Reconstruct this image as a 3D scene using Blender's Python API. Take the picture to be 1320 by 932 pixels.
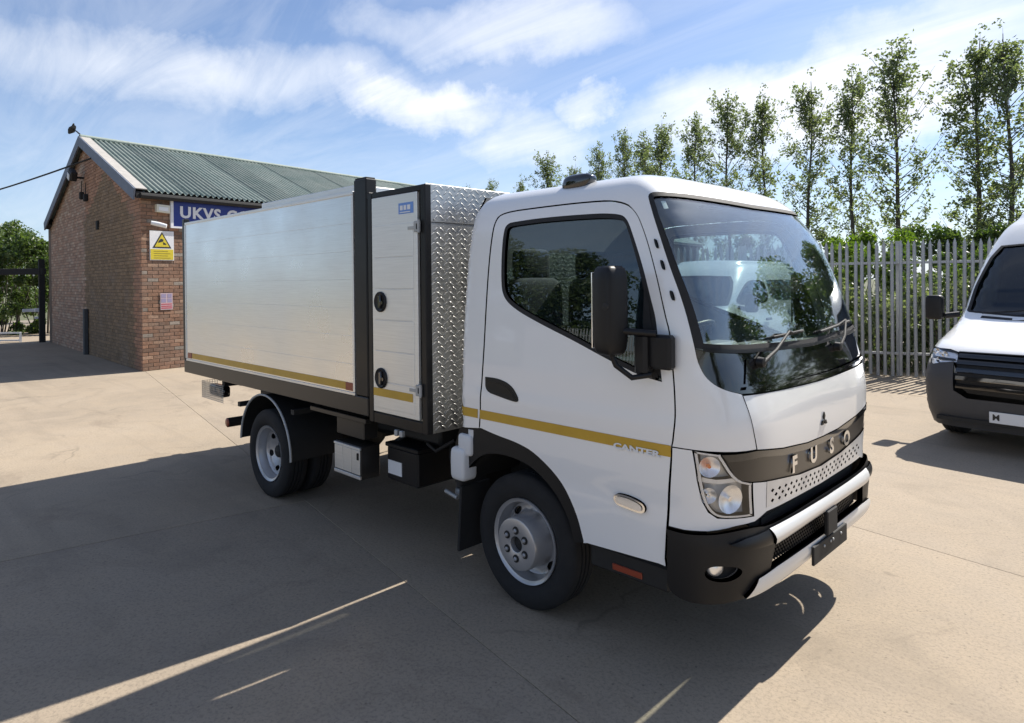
import bpy, bmesh, math, random
from mathutils import Vector, Matrix
from mathutils.geometry import delaunay_2d_cdt
R = math.radians
scene = bpy.context.scene
for o in list(bpy.data.objects): bpy.data.objects.remove(o)
random.seed(7)

# ------------------------------------------------------------------ camera, sky, sun, exposure
cam = bpy.data.cameras.new('camera'); camo = bpy.data.objects.new('camera', cam); scene.collection.objects.link(camo)
cam.sensor_fit = 'HORIZONTAL'; cam.sensor_width = 36; cam.lens = 36*859.12/1320; cam.shift_y = -(466-365.49)/1320
cam.clip_end = 5000; cam.clip_start = .05
YAW, PIT, ROL = 2.3518, -.0041, -.0103
fw = Vector((math.cos(PIT)*math.cos(YAW), math.cos(PIT)*math.sin(YAW), math.sin(PIT)))
rt = fw.cross(Vector((0, 0, 1))).normalized(); up = rt.cross(fw)
r2 = math.cos(ROL)*rt+math.sin(ROL)*up; u2 = -math.sin(ROL)*rt+math.cos(ROL)*up
CAMP = Vector((2.6004, -3.602, 1.8397))
camo.matrix_world = Matrix(((r2.x, u2.x, -fw.x, CAMP.x), (r2.y, u2.y, -fw.y, CAMP.y), (r2.z, u2.z, -fw.z, CAMP.z), (0, 0, 0, 1)))
scene.camera = camo

SUN_EL, SUN_AZ = R(46.5), math.atan2(.13, 1.)          # azimuth measured from +Y towards +X
world = bpy.data.worlds.new('World'); scene.world = world; world.use_nodes = True
wn = world.node_tree; wn.nodes.clear()
def N(t, kind, **kw):
    n = t.nodes.new(kind)
    for k, v in kw.items():
        if k in n.inputs: n.inputs[k].default_value = v
        else: setattr(n, k, v)
    return n
def math_n(t, op, a, b=None, c=None):
    n = t.nodes.new('ShaderNodeMath'); n.operation = op
    for i, x in enumerate((a, b, c)):
        if x is None: continue
        if isinstance(x, (int, float)): n.inputs[i].default_value = x
        else: t.links.new(x, n.inputs[i])
    return n.outputs[0]
def mixc(t, fac, a, b, mode='MIX'):
    n = t.nodes.new('ShaderNodeMix'); n.data_type = 'RGBA'; n.blend_type = mode; n.clamp_factor = True
    for i, x in ((0, fac), (6, a), (7, b)):
        if isinstance(x, (int, float)): n.inputs[i].default_value = x
        elif isinstance(x, (tuple, list)): n.inputs[i].default_value = tuple(x)+((1,) if len(x) == 3 else ())
        else: t.links.new(x, n.inputs[i])
    return n.outputs[2]
def ramp(t, src, stops):
    n = t.nodes.new('ShaderNodeValToRGB'); el = n.color_ramp.elements
    while len(el) < len(stops): el.new(.5)
    for e, (p, c) in zip(el, stops):
        e.position = p; e.color = (c, c, c, 1) if isinstance(c, (int, float)) else tuple(c)+(1,)
    t.links.new(src, n.inputs[0]); return n.outputs[0]
sky = N(wn, 'ShaderNodeTexSky', sky_type='NISHITA'); sky.sun_disc = False
sky.sun_elevation = SUN_EL; sky.sun_rotation = SUN_AZ; sky.altitude = 60; sky.air_density = 1.0; sky.dust_density = .9; sky.ozone_density = 4.0
tc = N(wn, 'ShaderNodeTexCoord'); sp = N(wn, 'ShaderNodeSeparateXYZ'); wn.links.new(tc.outputs['Generated'], sp.inputs[0])
zc = math_n(wn, 'MAXIMUM', sp.outputs[2], .0)
den = math_n(wn, 'ADD', zc, .16)
cb = N(wn, 'ShaderNodeCombineXYZ'); wn.links.new(math_n(wn, 'DIVIDE', sp.outputs[0], den), cb.inputs[0]); wn.links.new(math_n(wn, 'DIVIDE', sp.outputs[1], den), cb.inputs[1])
# cirrus: fine streaky veil drawn out by the wind
mp = N(wn, 'ShaderNodeMapping'); mp.inputs['Rotation'].default_value = (0, 0, R(28)); mp.inputs['Scale'].default_value = (.50, 1.9, 1); mp.inputs['Location'].default_value = (3.1, 1.2, 0)
wn.links.new(cb.outputs[0], mp.inputs[0])
n1 = N(wn, 'ShaderNodeTexNoise', Scale=1.5, Detail=10, Roughness=.66, Distortion=1.3); wn.links.new(mp.outputs[0], n1.inputs['Vector'])
cir = ramp(wn, n1.outputs[0], [(.36, 0), (.58, .42), (.82, .9)])
# cumulus: rounder, brighter fair-weather clouds
mp2 = N(wn, 'ShaderNodeMapping'); mp2.inputs['Location'].default_value = (7.55, 2.35, 0); mp2.inputs['Scale'].default_value = (1, 1, 1); wn.links.new(cb.outputs[0], mp2.inputs[0])
n2 = N(wn, 'ShaderNodeTexNoise', Scale=1.0, Detail=7, Roughness=.55, Distortion=.25); wn.links.new(mp2.outputs[0], n2.inputs['Vector'])
cum = ramp(wn, n2.outputs[0], [(.55, 0), (.63, .8), (.75, 1)])
CLOUDS = [((548, 135), (.15, .042), .85), ((757, 136), (.055, .028), .62), ((1080, 125), (.30, .075), 1.0), ((1215, 60), (.16, .06), .7), ((330, 105), (.30, .050), .55), ((660, 40), (.24, .05), .55), ((130, 90), (.2, .06), .45), ((680, 180), (.12, .05), .5)]
total = None
nd = N(wn, 'ShaderNodeTexNoise', Scale=5.0, Detail=9, Roughness=.62); wn.links.new(tc.outputs['Generated'], nd.inputs['Vector'])
nsep = N(wn, 'ShaderNodeSeparateColor'); wn.links.new(nd.outputs[1], nsep.inputs[0])
az = math_n(wn, 'ARCTAN2', sp.outputs[1], sp.outputs[0]); el_ = math_n(wn, 'ARCSINE', sp.outputs[2])
azd = math_n(wn, 'ADD', az, math_n(wn, 'MULTIPLY', math_n(wn, 'SUBTRACT', nsep.outputs[0], .5), .34))
eld = math_n(wn, 'ADD', el_, math_n(wn, 'MULTIPLY', math_n(wn, 'SUBTRACT', nsep.outputs[1], .5), .17))
for (px, py), (wa, we), amp in CLOUDS:                 # banks of cloud at their bearing and height
    d = (fw+(px-660)/859.12*r2-(py-365.49)/859.12*u2).normalized()
    a0 = math.atan2(d.y, d.x); e0 = math.asin(d.z)
    ex = math_n(wn, 'POWER', math_n(wn, 'DIVIDE', math_n(wn, 'SUBTRACT', azd, a0), wa), 2)
    ey = math_n(wn, 'POWER', math_n(wn, 'ABSOLUTE', math_n(wn, 'DIVIDE', math_n(wn, 'SUBTRACT', eld, e0), we)), 2)
    m = math_n(wn, 'MULTIPLY', math_n(wn, 'MAXIMUM', math_n(wn, 'SUBTRACT', 1.0, math_n(wn, 'ADD', ex, ey)), 0.0), amp)
    total = m if total is None else math_n(wn, 'MAXIMUM', total, m)
cov = math_n(wn, 'MINIMUM', math_n(wn, 'ADD', math_n(wn, 'ADD', math_n(wn, 'ADD', math_n(wn, 'MULTIPLY', cir, .36), .05), math_n(wn, 'MULTIPLY', cum, .06)), math_n(wn, 'MULTIPLY', ramp(wn, math_n(wn, 'MULTIPLY', total, math_n(wn, 'ADD', .30, math_n(wn, 'MULTIPLY', n1.outputs[0], 1.15))), [(.0, 0), (.40, .45), (.9, .95)]), 1.0)), 1.0)
haze_f = math_n(wn, 'POWER', math_n(wn, 'SUBTRACT', 1.0, math_n(wn, 'MINIMUM', zc, 1.0)), 6.0)
skyc = mixc(wn, math_n(wn, 'MULTIPLY', haze_f, .42), sky.outputs[0], (8.0, 8.9, 10.0))
skyc = mixc(wn, 1.0, skyc, (1.03, 1.12, 1.25), 'MULTIPLY')
skyc = mixc(wn, math_n(wn, 'MULTIPLY', cov, .85), skyc, (10.2, 10.4, 10.7))
bg = N(wn, 'ShaderNodeBackground', Strength=.064); wn.links.new(skyc, bg.inputs[0])
wo = N(wn, 'ShaderNodeOutputWorld'); wn.links.new(bg.outputs[0], wo.inputs[0])

sun = bpy.data.lights.new('sun', 'SUN'); sun.energy = 5.0; sun.angle = R(.53); sun.color = (1, .945, .86)
suno = bpy.data.objects.new('sun', sun); scene.collection.objects.link(suno)
TOSUN = Vector((math.sin(SUN_AZ)*math.cos(SUN_EL), math.cos(SUN_AZ)*math.cos(SUN_EL), math.sin(SUN_EL)))
suno.rotation_euler = TOSUN.to_track_quat('Z', 'Y').to_euler(); suno.location = TOSUN*60
vs = scene.view_settings; vs.view_transform = 'Standard'; vs.look = 'None'; vs.exposure = .83; vs.gamma = 1; vs.use_curve_mapping = False
scene.render.engine = 'CYCLES'
try:
    scene.cycles.max_bounces = 7; scene.cycles.transparent_max_bounces = 14; scene.cycles.blur_glossy = .3
except Exception: pass

# ------------------------------------------------------------------ helpers
COL = scene.collection
def link(o, parent=None):
    COL.objects.link(o)
    if parent: o.parent = parent
    return o
def tag(o, label=None, cat=None, group=None, kind=None):
    for k, v in (('label', label), ('category', cat), ('group', group), ('kind', kind)):
        if v: o[k] = v
    return o
def empty(name, loc=(0, 0, 0), rz=0, label=None, cat=None, group=None):
    o = bpy.data.objects.new(name, None); o.empty_display_size = .2; link(o); o.location = loc; o.rotation_euler = (0, 0, rz)
    return tag(o, label, cat, group)
def mesh_obj(name, verts, faces, mats, parent=None, fm=None, smooth=None):
    me = bpy.data.meshes.new(name); me.from_pydata([tuple(v) for v in verts], [], faces); 
    if not isinstance(mats, (list, tuple)): mats = [mats]
    for m in mats: me.materials.append(m)
    if fm: me.polygons.foreach_set('material_index', fm)
    finish(me, smooth)
    return link(bpy.data.objects.new(name, me), parent)
def finish(me, smooth):
    if smooth is None: return
    bm = bmesh.new(); bm.from_mesh(me)
    th = R(smooth)
    for f in bm.faces: f.smooth = True
    for e in bm.edges:
        if len(e.link_faces) == 2 and e.calc_face_angle(0) > th: e.smooth = False
    bm.to_mesh(me); bm.free()
class MB:
    def __init__(s): s.v = []; s.f = []; s.m = []
    def add(s, verts, faces, mi=0):
        o = len(s.v); s.v += [tuple(p) for p in verts]; s.f += [tuple(i+o for i in f) for f in faces]; s.m += [mi]*len(faces); return s
    def box(s, c, d, bev=0., rot=None, mi=0):
        hx, hy, hz = d[0]/2, d[1]/2, d[2]/2; b = min(bev, hx*.9, hy*.9, hz*.9)
        c = Vector(c); pts = []; fs = []
        if b <= 0:
            pts = [Vector((x, y, z)) for x in (-hx, hx) for y in (-hy, hy) for z in (-hz, hz)]
            fs = [(0, 1, 3, 2), (4, 6, 7, 5), (0, 4, 5, 1), (2, 3, 7, 6), (0, 2, 6, 4), (1, 5, 7, 3)]
        else:
            idx = {}
            for sx in (-1, 1):
                for sy in (-1, 1):
                    for sz in (-1, 1):
                        for ax in range(3):
                            p = [sx*(hx-b), sy*(hy-b), sz*(hz-b)]; p[ax] = (sx*hx, sy*hy, sz*hz)[ax]
                            idx[(sx, sy, sz, ax)] = len(pts); pts.append(Vector(p))
            I = lambda a, b_, c_, ax: idx[(a, b_, c_, ax)]
            for g in (-1, 1):
                fs.append([I(g, -1, -1, 0), I(g, 1, -1, 0), I(g, 1, 1, 0), I(g, -1, 1, 0)][::g])
                fs.append([I(-1, g, -1, 1), I(-1, g, 1, 1), I(1, g, 1, 1), I(1, g, -1, 1)][::g])
                fs.append([I(-1, -1, g, 2), I(1, -1, g, 2), I(1, 1, g, 2), I(-1, 1, g, 2)][::g])
            for a in (-1, 1):
                for b2 in (-1, 1):
                    fs.append([I(a, b2, -1, 0), I(a, b2, 1, 0), I(a, b2, 1, 1), I(a, b2, -1, 1)][::-a*b2])
                    fs.append([I(a, -1, b2, 0), I(a, 1, b2, 0), I(a, 1, b2, 2), I(a, -1, b2, 2)][::a*b2])
                    fs.append([I(-1, a, b2, 1), I(1, a, b2, 1), I(1, a, b2, 2), I(-1, a, b2, 2)][::-a*b2])
                    for c2 in (-1, 1):
                        fs.append([I(a, b2, c2, 0), I(a, b2, c2, 1), I(a, b2, c2, 2)][::a*b2*c2])
        if rot is not None: pts = [rot @ p for p in pts]
        return s.add([c+p for p in pts], [tuple(f) for f in fs], mi)
    def tube(s, pts, r, n=10, cap=True, mi=0, closed=False):
        pts = [Vector(p) for p in pts]; k = len(pts); rs = r if isinstance(r, (list, tuple)) else [r]*k
        vs_ = []; fs = []; prev = None
        for i, p in enumerate(pts):
            if closed: t = pts[(i+1) % k]-pts[i-1]
            else: t = pts[min(i+1, k-1)]-pts[max(i-1, 0)]
            t = t.normalized() if t.length > 1e-9 else Vector((0, 0, 1))
            if prev is None:
                a = t.orthogonal().normalized()
            else:
                a = (prev-t*prev.dot(t)); a = a.normalized() if a.length > 1e-6 else t.orthogonal().normalized()
            prev = a; b = t.cross(a)
            for j in range(n):
                q = 2*math.pi*j/n; vs_.append(p+rs[i]*(math.cos(q)*a+math.sin(q)*b))
        for i in range(k if closed else k-1):
            for j in range(n):
                i2 = (i+1) % k
                fs.append((i*n+j, i*n+(j+1) % n, i2*n+(j+1) % n, i2*n+j))
        if cap and not closed: fs += [tuple(range(n))[::-1], tuple((k-1)*n+j for j in range(n))]
        return s.add(vs_, fs, mi)
    def lathe(s, c, prof, n=48, axis='y', flip=1, mi=0, a0=0., a1=2*math.pi, ym=1):
        # prof: (radius, offset along axis)
        full = abs(a1-a0-2*math.pi) < 1e-6; m = n if full else n+1; c = Vector(c); vs_ = []; fs = []
        for (r, h) in prof:
            for j in range(m):
                q = a0+(a1-a0)*j/n; x, y = r*math.cos(q), r*math.sin(q)
                vs_.append(c+(Vector((x, h*flip, y)) if axis == 'y' else Vector((x, y, h)) if axis == 'z' else Vector((h*flip, x, y))))
        for i in range(len(prof)-1):
            for j in range(n):
                j2 = (j+1) % m; f = (i*m+j, i*m+j2, (i+1)*m+j2, (i+1)*m+j)
                fs.append(f if flip > 0 else f[::-1])
        return s.add(vs_, fs, mi)
    def prism(s, poly, f3, d, mi=0):
        # poly 2D (convex or not), f3 maps (a,b,h) to 3D, extruded over h in d
        n = len(poly); vs_ = [f3(a, b, d[0]) for a, b in poly]+[f3(a, b, d[1]) for a, b in poly]
        fs = [tuple(range(n))[::-1], tuple(range(n, 2*n))]+[(i, (i+1) % n, n+(i+1) % n, n+i) for i in range(n)]
        return s.add(vs_, fs, mi)
    def build(s, name, mats, parent=None, smooth=None):
        return mesh_obj(name, s.v, s.f, mats, parent, s.m if isinstance(mats, (list, tuple)) else None, smooth)
def recalc(o):
    bm = bmesh.new(); bm.from_mesh(o.data); bmesh.ops.recalc_face_normals(bm, faces=bm.faces); bm.to_mesh(o.data); bm.free(); return o
def copy_tree(o, parent=None):
    c = o.copy(); COL.objects.link(c); c.parent = parent
    for ch in list(o.children): copy_tree(ch, c)
    return c
def chaikin(pts, it=3, closed=True):
    for _ in range(it):
        out = []; n = len(pts)
        for i in range(n if closed else n-1):
            a, b = pts[i], pts[(i+1) % n]
            out += [(a[0]*.75+b[0]*.25, a[1]*.75+b[1]*.25), (a[0]*.25+b[0]*.75, a[1]*.25+b[1]*.75)]
        if not closed: out = [pts[0]]+out+[pts[-1]]
        pts = out
    return pts
def area2(p): return sum(p[i][0]*p[(i+1) % len(p)][1]-p[(i+1) % len(p)][0]*p[i][1] for i in range(len(p)))
def resample(p, step):
    out = []
    for i in range(len(p)):
        a, b = p[i], p[(i+1) % len(p)]; L = math.hypot(b[0]-a[0], b[1]-a[1])
        if L < 1e-5: continue
        k = max(1, int(math.ceil(L/step)))
        out += [(a[0]+(b[0]-a[0])*j/k, a[1]+(b[1]-a[1])*j/k) for j in range(k)]
    return out
def clean(p, mn):
    out = []
    for q in p:
        if not out or math.hypot(q[0]-out[-1][0], q[1]-out[-1][1]) > mn: out.append(q)
    if math.hypot(out[0][0]-out[-1][0], out[0][1]-out[-1][1]) < mn: out.pop()
    return out
def inset(p, d):
    n = len(p); sg = 1 if area2(p) > 0 else -1; out = []
    for i in range(n):
        a, b, c = p[i-1], p[i], p[(i+1) % n]
        e1 = Vector((b[0]-a[0], b[1]-a[1])); e2 = Vector((c[0]-b[0], c[1]-b[1]))
        if e1.length < 1e-9 or e2.length < 1e-9: out.append(b); continue
        e1.normalize(); e2.normalize()
        n1_, n2_ = Vector((-e1.y, e1.x))*sg, Vector((-e2.y, e2.x))*sg; m = n1_+n2_
        k = m.length_squared/2 if m.length_squared > .4 else .2
        m = m/max(k, .2) if False else m*(1/max(1+n1_.dot(n2_), .35))
        out.append((b[0]+m.x*d, b[1]+m.y*d))
    return out
def inside(p, x, y):
    c = False; n = len(p); j = n-1
    for i in range(n):
        xi, yi = p[i]; xj, yj = p[j]
        if (yi > y) != (yj > y) and x < (xj-xi)*(y-yi)/(yj-yi)+xi: c = not c
        j = i
    return c
def mir(p): return [(2-a, b) for a, b in p][::-1]
def panel(name, S, outer, mats, parent=None, holes=(), off=0., thick=.018, step=.035, center=(.3, 0, 1.2), smooth=40, rim=True):
    """A curved sheet: outline (and holes) in the surface's own coordinates, laid on surface S, with thickness."""
    loops = [clean(resample(outer, step), 1e-4)]+[clean(resample(h, step), 1e-4) for h in holes]
    if area2(loops[0]) < 0: loops[0] = loops[0][::-1]
    pts = []; edges = []
    for L in loops:
        o = len(pts); pts += L; edges += [(o+i, o+(i+1) % len(L)) for i in range(len(L))]
    bl = [(p, q) for L in loops for p, q in zip(L, L[1:]+L[:1])]
    cell = {}
    for L in loops:
        for p in L: cell.setdefault((int(p[0]//step), int(p[1]//step)), []).append(p)
    xs = [p[0] for p in loops[0]]; ys = [p[1] for p in loops[0]]
    nx = int((max(xs)-min(xs))/step)+1; ny = int((max(ys)-min(ys))/step)+1
    grid = []
    for i in range(nx+1):
        for j in range(ny+1):
            x = min(xs)+i*step+(step/2 if j % 2 else 0); y = min(ys)+j*step
            if not inside(loops[0], x, y) or any(inside(h, x, y) for h in loops[1:]): continue
            cx, cy = int(x//step), int(y//step)
            if any(math.hypot(x-q[0], y-q[1]) < step*.55 for a in (-1, 0, 1) for b in (-1, 0, 1) for q in cell.get((cx+a, cy+b), ())): continue
            grid.append((x, y))
    V2, E2, F2, *_ = delaunay_2d_cdt([Vector(p) for p in pts+grid], edges, [], 0, 1e-6)
    tris = []
    for f in F2:
        for k in range(1, len(f)-1):
            t = (f[0], f[k], f[k+1]); x = sum(V2[i].x for i in t)/3; y = sum(V2[i].y for i in t)/3
            if inside(loops[0], x, y) and not any(inside(h, x, y) for h in loops[1:]): tris.append(t)
    C = Vector(center); top = []; bot = []; h = 1e-3
    for p in V2:
        P = Vector(S(p.x, p.y)); du = Vector(S(p.x+h, p.y))-Vector(S(p.x-h, p.y)); dv = Vector(S(p.x, p.y+h))-Vector(S(p.x, p.y-h))
        n = du.cross(dv); n = n.normalized() if n.length > 1e-12 else Vector((0, 0, 1))
        top.append((P, n))
    flipn = sum(1 if n.dot(P-C) > 0 else -1 for P, n in top) < 0
    if flipn: top = [(P, -n) for P, n in top]
    verts = [P+n*off for P, n in top]; nT = len(verts); faces = [t[::-1] if flipn else t for t in tris]; fm = [0]*len(faces)
    verts += [P+n*(off-thick) for P, n in top]; faces += [tuple(i+nT for i in f[::-1]) for f in faces[:]]; fm += [1]*(len(faces)-len(fm))
    if rim:
        cnt = {}
        for f in faces[:len(tris)]:
            for a, b in zip(f, f[1:]+f[:1]): cnt[(a, b)] = cnt.get((a, b), 0)+1
        for (a, b) in list(cnt):
            if (b, a) not in cnt: 
                o = len(verts); verts += [verts[a], verts[b], verts[b+nT], verts[a+nT]]
                faces.append((o+1, o, o+3, o+2)); fm.append(0)
    ml = list(mats) if isinstance(mats, (list, tuple)) else [mats, mats]
    me = bpy.data.meshes.new(name); me.from_pydata([tuple(v) for v in verts], [], faces)
    for m in ml: me.materials.append(m)
    me.polygons.foreach_set('material_index', fm)
    me.polygons.foreach_set('use_smooth', [True]*len(faces))
    nrm = [tuple(n) for P, n in top]+[tuple(-n) for P, n in top]
    k = nT*2
    while k < len(verts):
        a, b, c = [Vector(verts[k+i]) for i in (0, 1, 2)]; q = (a-b).cross(c-b); q = -q.normalized() if q.length > 1e-12 else Vector((0, 0, 1)); nrm += [tuple(q)]*4; k += 4
    me.normals_split_custom_set_from_vertices(nrm)
    return link(bpy.data.objects.new(name, me), parent)
def text_mesh(s, size, depth=.002, bold=0., font_align='CENTER', space=1.):
    cu = bpy.data.curves.new('lettering', 'FONT'); cu.body = s; cu.size = size; cu.extrude = depth; cu.offset = bold; cu.align_x = font_align; cu.align_y = 'CENTER'; cu.resolution_u = 3; cu.space_character = space
    o = bpy.data.objects.new('lettering', cu); COL.objects.link(o); bpy.context.view_layer.update()
    dg = bpy.context.evaluated_depsgraph_get(); me = bpy.data.meshes.new_from_object(o.evaluated_get(dg)); bpy.data.objects.remove(o); me.materials.clear(); return me
def put_text(name, s, size, mat, parent, origin, ux, uy, depth=.002, bold=0., space=1., sx=1.):
    me = text_mesh(s, size, depth, bold, space=space); me.materials.append(mat)
    ux = Vector(ux).normalized(); uy = Vector(uy).normalized(); uz = ux.cross(uy); o3 = Vector(origin)
    for v in me.vertices: v.co = o3+ux*v.co.x*sx+uy*v.co.y+uz*v.co.z
    return link(bpy.data.objects.new(name, me), parent)

# ------------------------------------------------------------------ materials
def new_mat(name):
    m = bpy.data.materials.new(name); m.use_nodes = True; t = m.node_tree; b = t.nodes['Principled BSDF']; return m, t, b
def simple(name, col, rough=.5, metal=0., coat=0., spec=None, var=0., vscale=8., bump=0., bscale=60., rvar=0.):
    m, t, b = new_mat(name)
    b.inputs['Base Color'].default_value = tuple(col)+(1,); b.inputs['Roughness'].default_value = rough; b.inputs['Metallic'].default_value = metal
    if coat: b.inputs['Coat Weight'].default_value = coat; b.inputs['Coat Roughness'].default_value = .04
    if spec is not None: b.inputs['Specular IOR Level'].default_value = spec
    if var or bump or rvar:
        tcn = N(t, 'ShaderNodeTexCoord')
    if var or rvar:
        n = N(t, 'ShaderNodeTexNoise', Scale=vscale, Detail=6, Roughness=.6); t.links.new(tcn.outputs['Object'], n.inputs['Vector'])
        if var:
            k = ramp(t, n.outputs[0], [(.25, 1-var), (.75, 1+var*.6)])
            t.links.new(mixc(t, 1.0, tuple(col), k, 'MULTIPLY'), b.inputs['Base Color'])
        if rvar:
            t.links.new(ramp(t, n.outputs[0], [(.3, max(0, rough-rvar)), (.7, min(1, rough+rvar))]), b.inputs['Roughness'])
    if bump:
        n = N(t, 'ShaderNodeTexNoise', Scale=bscale, Detail=3); t.links.new(tcn.outputs['Object'], n.inputs['Vector'])
        bp = N(t, 'ShaderNodeBump', Strength=bump, Distance=.01); t.links.new(n.outputs[0], bp.inputs['Height']); t.links.new(bp.outputs[0], b.inputs['Normal'])
    return m
def glass(name, tint, refl=1.5, extra=.03, rough=0.):
    m, t, b = new_mat(name); t.nodes.remove(b); out = t.nodes['Material Output']
    tr = N(t, 'ShaderNodeBsdfTransparent', Color=tuple(tint)+(1,)); gl = N(t, 'ShaderNodeBsdfGlossy', Roughness=rough); gl.inputs['Color'].default_value = (1, 1, 1, 1)
    g = N(t, 'ShaderNodeNewGeometry'); dp = N(t, 'ShaderNodeVectorMath', operation='DOT_PRODUCT'); t.links.new(g.outputs['Normal'], dp.inputs[0]); t.links.new(g.outputs['Incoming'], dp.inputs[1])
    mx = N(t, 'ShaderNodeMixShader'); r0 = ((refl-1)/(refl+1))**2
    k = math_n(t, 'POWER', math_n(t, 'SUBTRACT', 1.0, math_n(t, 'MINIMUM', math_n(t, 'ABSOLUTE', dp.outputs['Value']), 1.0)), 5.0)      # Schlick, the same from both sides of the pane
    f = math_n(t, 'MINIMUM', math_n(t, 'ADD', math_n(t, 'MULTIPLY', k, 1-r0), r0+extra), 1.0)
    t.links.new(f, mx.inputs[0]); t.links.new(tr.outputs[0], mx.inputs[1]); t.links.new(gl.outputs[0], mx.inputs[2]); t.links.new(mx.outputs[0], out.inputs[0])
    return m
def concrete(name, base, crack=True):
    m, t, b = new_mat(name); g = N(t, 'ShaderNodeNewGeometry'); P = g.outputs['Position']
    def nz(sc, det=6, ro=.6, dist=0.):
        n = N(t, 'ShaderNodeTexNoise', Scale=sc, Detail=det, Roughness=ro, Distortion=dist); t.links.new(P, n.inputs['Vector']); return n.outputs[0]
    c = mixc(t, ramp(t, nz(.35, 5, .65, .4), [(.30, 0), (.70, 1)]), tuple(x*.82 for x in base), tuple(x*1.12 for x in base))
    c = mixc(t, ramp(t, nz(2.3, 8, .7, .6), [(.35, 0), (.72, .55)]), c, tuple(x*y for x, y in zip(base, (1.14, 1.10, 1.02))))
    c = mixc(t, ramp(t, nz(1.1, 7, .72, 1.2), [(.52, 0), (.70, .50)]), c, tuple(x*.66 for x in base))      # worn, dirty patches
    c = mixc(t, ramp(t, nz(55, 4, .8), [(.38, .55), (.52, 0)]), c, tuple(x*.55 for x in base))              # aggregate specks
    mpt = N(t, 'ShaderNodeMapping'); mpt.inputs['Scale'].default_value = (.16, 2.6, 1); mpt.inputs['Rotation'].default_value = (0, 0, R(-12)); t.links.new(P, mpt.inputs[0])
    nt = N(t, 'ShaderNodeTexNoise', Scale=1.0, Detail=6, Roughness=.6, Distortion=.3); t.links.new(mpt.outputs[0], nt.inputs['Vector'])
    c = mixc(t, ramp(t, nt.outputs[0], [(.54, 0), (.70, .50)]), c, tuple(x*.66 for x in base))               # tyre smears
    c = mixc(t, ramp(t, nz(.55, 8, .75, 1.5), [(.57, 0), (.66, .50)]), c, tuple(x*y for x, y in zip(base, (.60, .58, .58))))   # oil and water stains
    v = N(t, 'ShaderNodeTexVoronoi', Scale=13.0); t.links.new(P, v.inputs['Vector'])
    c = mixc(t, ramp(t, v.outputs['Distance'], [(.055, .65), (.10, 0)]), c, tuple(x*.42 for x in base))     # scattered grit
    if crack:
        dn = N(t, 'ShaderNodeTexNoise', Scale=1.6, Detail=6); t.links.new(P, dn.inputs['Vector'])
        ad = N(t, 'ShaderNodeVectorMath', operation='ADD'); sc = N(t, 'ShaderNodeVectorMath', operation='SCALE'); sc.inputs['Scale'].default_value = .55
        t.links.new(dn.outputs[1], sc.inputs[0]); t.links.new(P, ad.inputs[0]); t.links.new(sc.outputs[0], ad.inputs[1])
        v2 = N(t, 'ShaderNodeTexVoronoi', Scale=.36, feature='DISTANCE_TO_EDGE'); t.links.new(ad.outputs[0], v2.inputs['Vector'])
        cr = math_n(t, 'MULTIPLY', ramp(t, v2.outputs['Distance'], [(.002, .45), (.006, 0)]), ramp(t, nz(.8, 3), [(.50, 0), (.62, 1)]))
        c = mixc(t, cr, c, tuple(x*.4 for x in base))
    oi = N(t, 'ShaderNodeObjectInfo')
    c = mixc(t, 1., c, ramp(t, oi.outputs['Random'], [(0, (.93, .93, .94)), (1, (1.06, 1.05, 1.03))]), 'MULTIPLY')
    t.links.new(c, b.inputs['Base Color']); b.inputs['Roughness'].default_value = .88; b.inputs['Specular IOR Level'].default_value = .3
    hsum = math_n(t, 'ADD', math_n(t, 'MULTIPLY', nz(40, 5, .7), .6), math_n(t, 'MULTIPLY', nz(4, 5, .6), .8))
    bp = N(t, 'ShaderNodeBump', Strength=.35, Distance=.012); t.links.new(hsum, bp.inputs['Height']); t.links.new(bp.outputs[0], b.inputs['Normal'])
    return m
def leaf(name, c1, c2, trans=.35):
    m, t, b = new_mat(name); out = t.nodes['Material Output']
    g = N(t, 'ShaderNodeNewGeometry'); col = ramp(t, g.outputs['Random Per Island'], [(0, c1), (1, c2)])
    t.links.new(col, b.inputs['Base Color']); b.inputs['Roughness'].default_value = .45; b.inputs['Specular IOR Level'].default_value = .45
    tl = N(t, 'ShaderNodeBsdfTranslucent'); t.links.new(mixc(t, 1., col, (1.5, 1.7, .7), 'MULTIPLY'), tl.inputs[0])
    mx = N(t, 'ShaderNodeMixShader'); mx.inputs[0].default_value = trans
    t.links.new(b.outputs[0], mx.inputs[1]); t.links.new(tl.outputs[0], mx.inputs[2]); t.links.new(mx.outputs[0], out.inputs[0]); return m
def brushed(name, col, rough, metal=1., aniso=.0, streak=.1):
    m, t, b = new_mat(name); tcn = N(t, 'ShaderNodeTexCoord'); mp_ = N(t, 'ShaderNodeMapping'); mp_.inputs['Scale'].default_value = (1.2, 1, 60); t.links.new(tcn.outputs['Object'], mp_.inputs[0])
    n = N(t, 'ShaderNodeTexNoise', Scale=3, Detail=5, Roughness=.7); t.links.new(mp_.outputs[0], n.inputs['Vector'])
    n2_ = N(t, 'ShaderNodeTexNoise', Scale=1.7, Detail=5, Roughness=.6); t.links.new(tcn.outputs['Object'], n2_.inputs['Vector'])
    k = ramp(t, n.outputs[0], [(.3, 1-streak), (.7, 1+streak*.4)])
    t.links.new(mixc(t, 1., tuple(col), k, 'MULTIPLY'), b.inputs['Base Color'])
    b.inputs['Metallic'].default_value = metal
    t.links.new(ramp(t, n2_.outputs[0], [(.3, rough-.06), (.7, rough+.08)]), b.inputs['Roughness'])
    return m
M = {}
M['paint'] = simple('white_paint', (.80, .80, .79), .32, coat=1., rvar=.04, vscale=3)
M['inner'] = simple('grey_trim', (.16, .16, .16), .8, var=.06)
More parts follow.
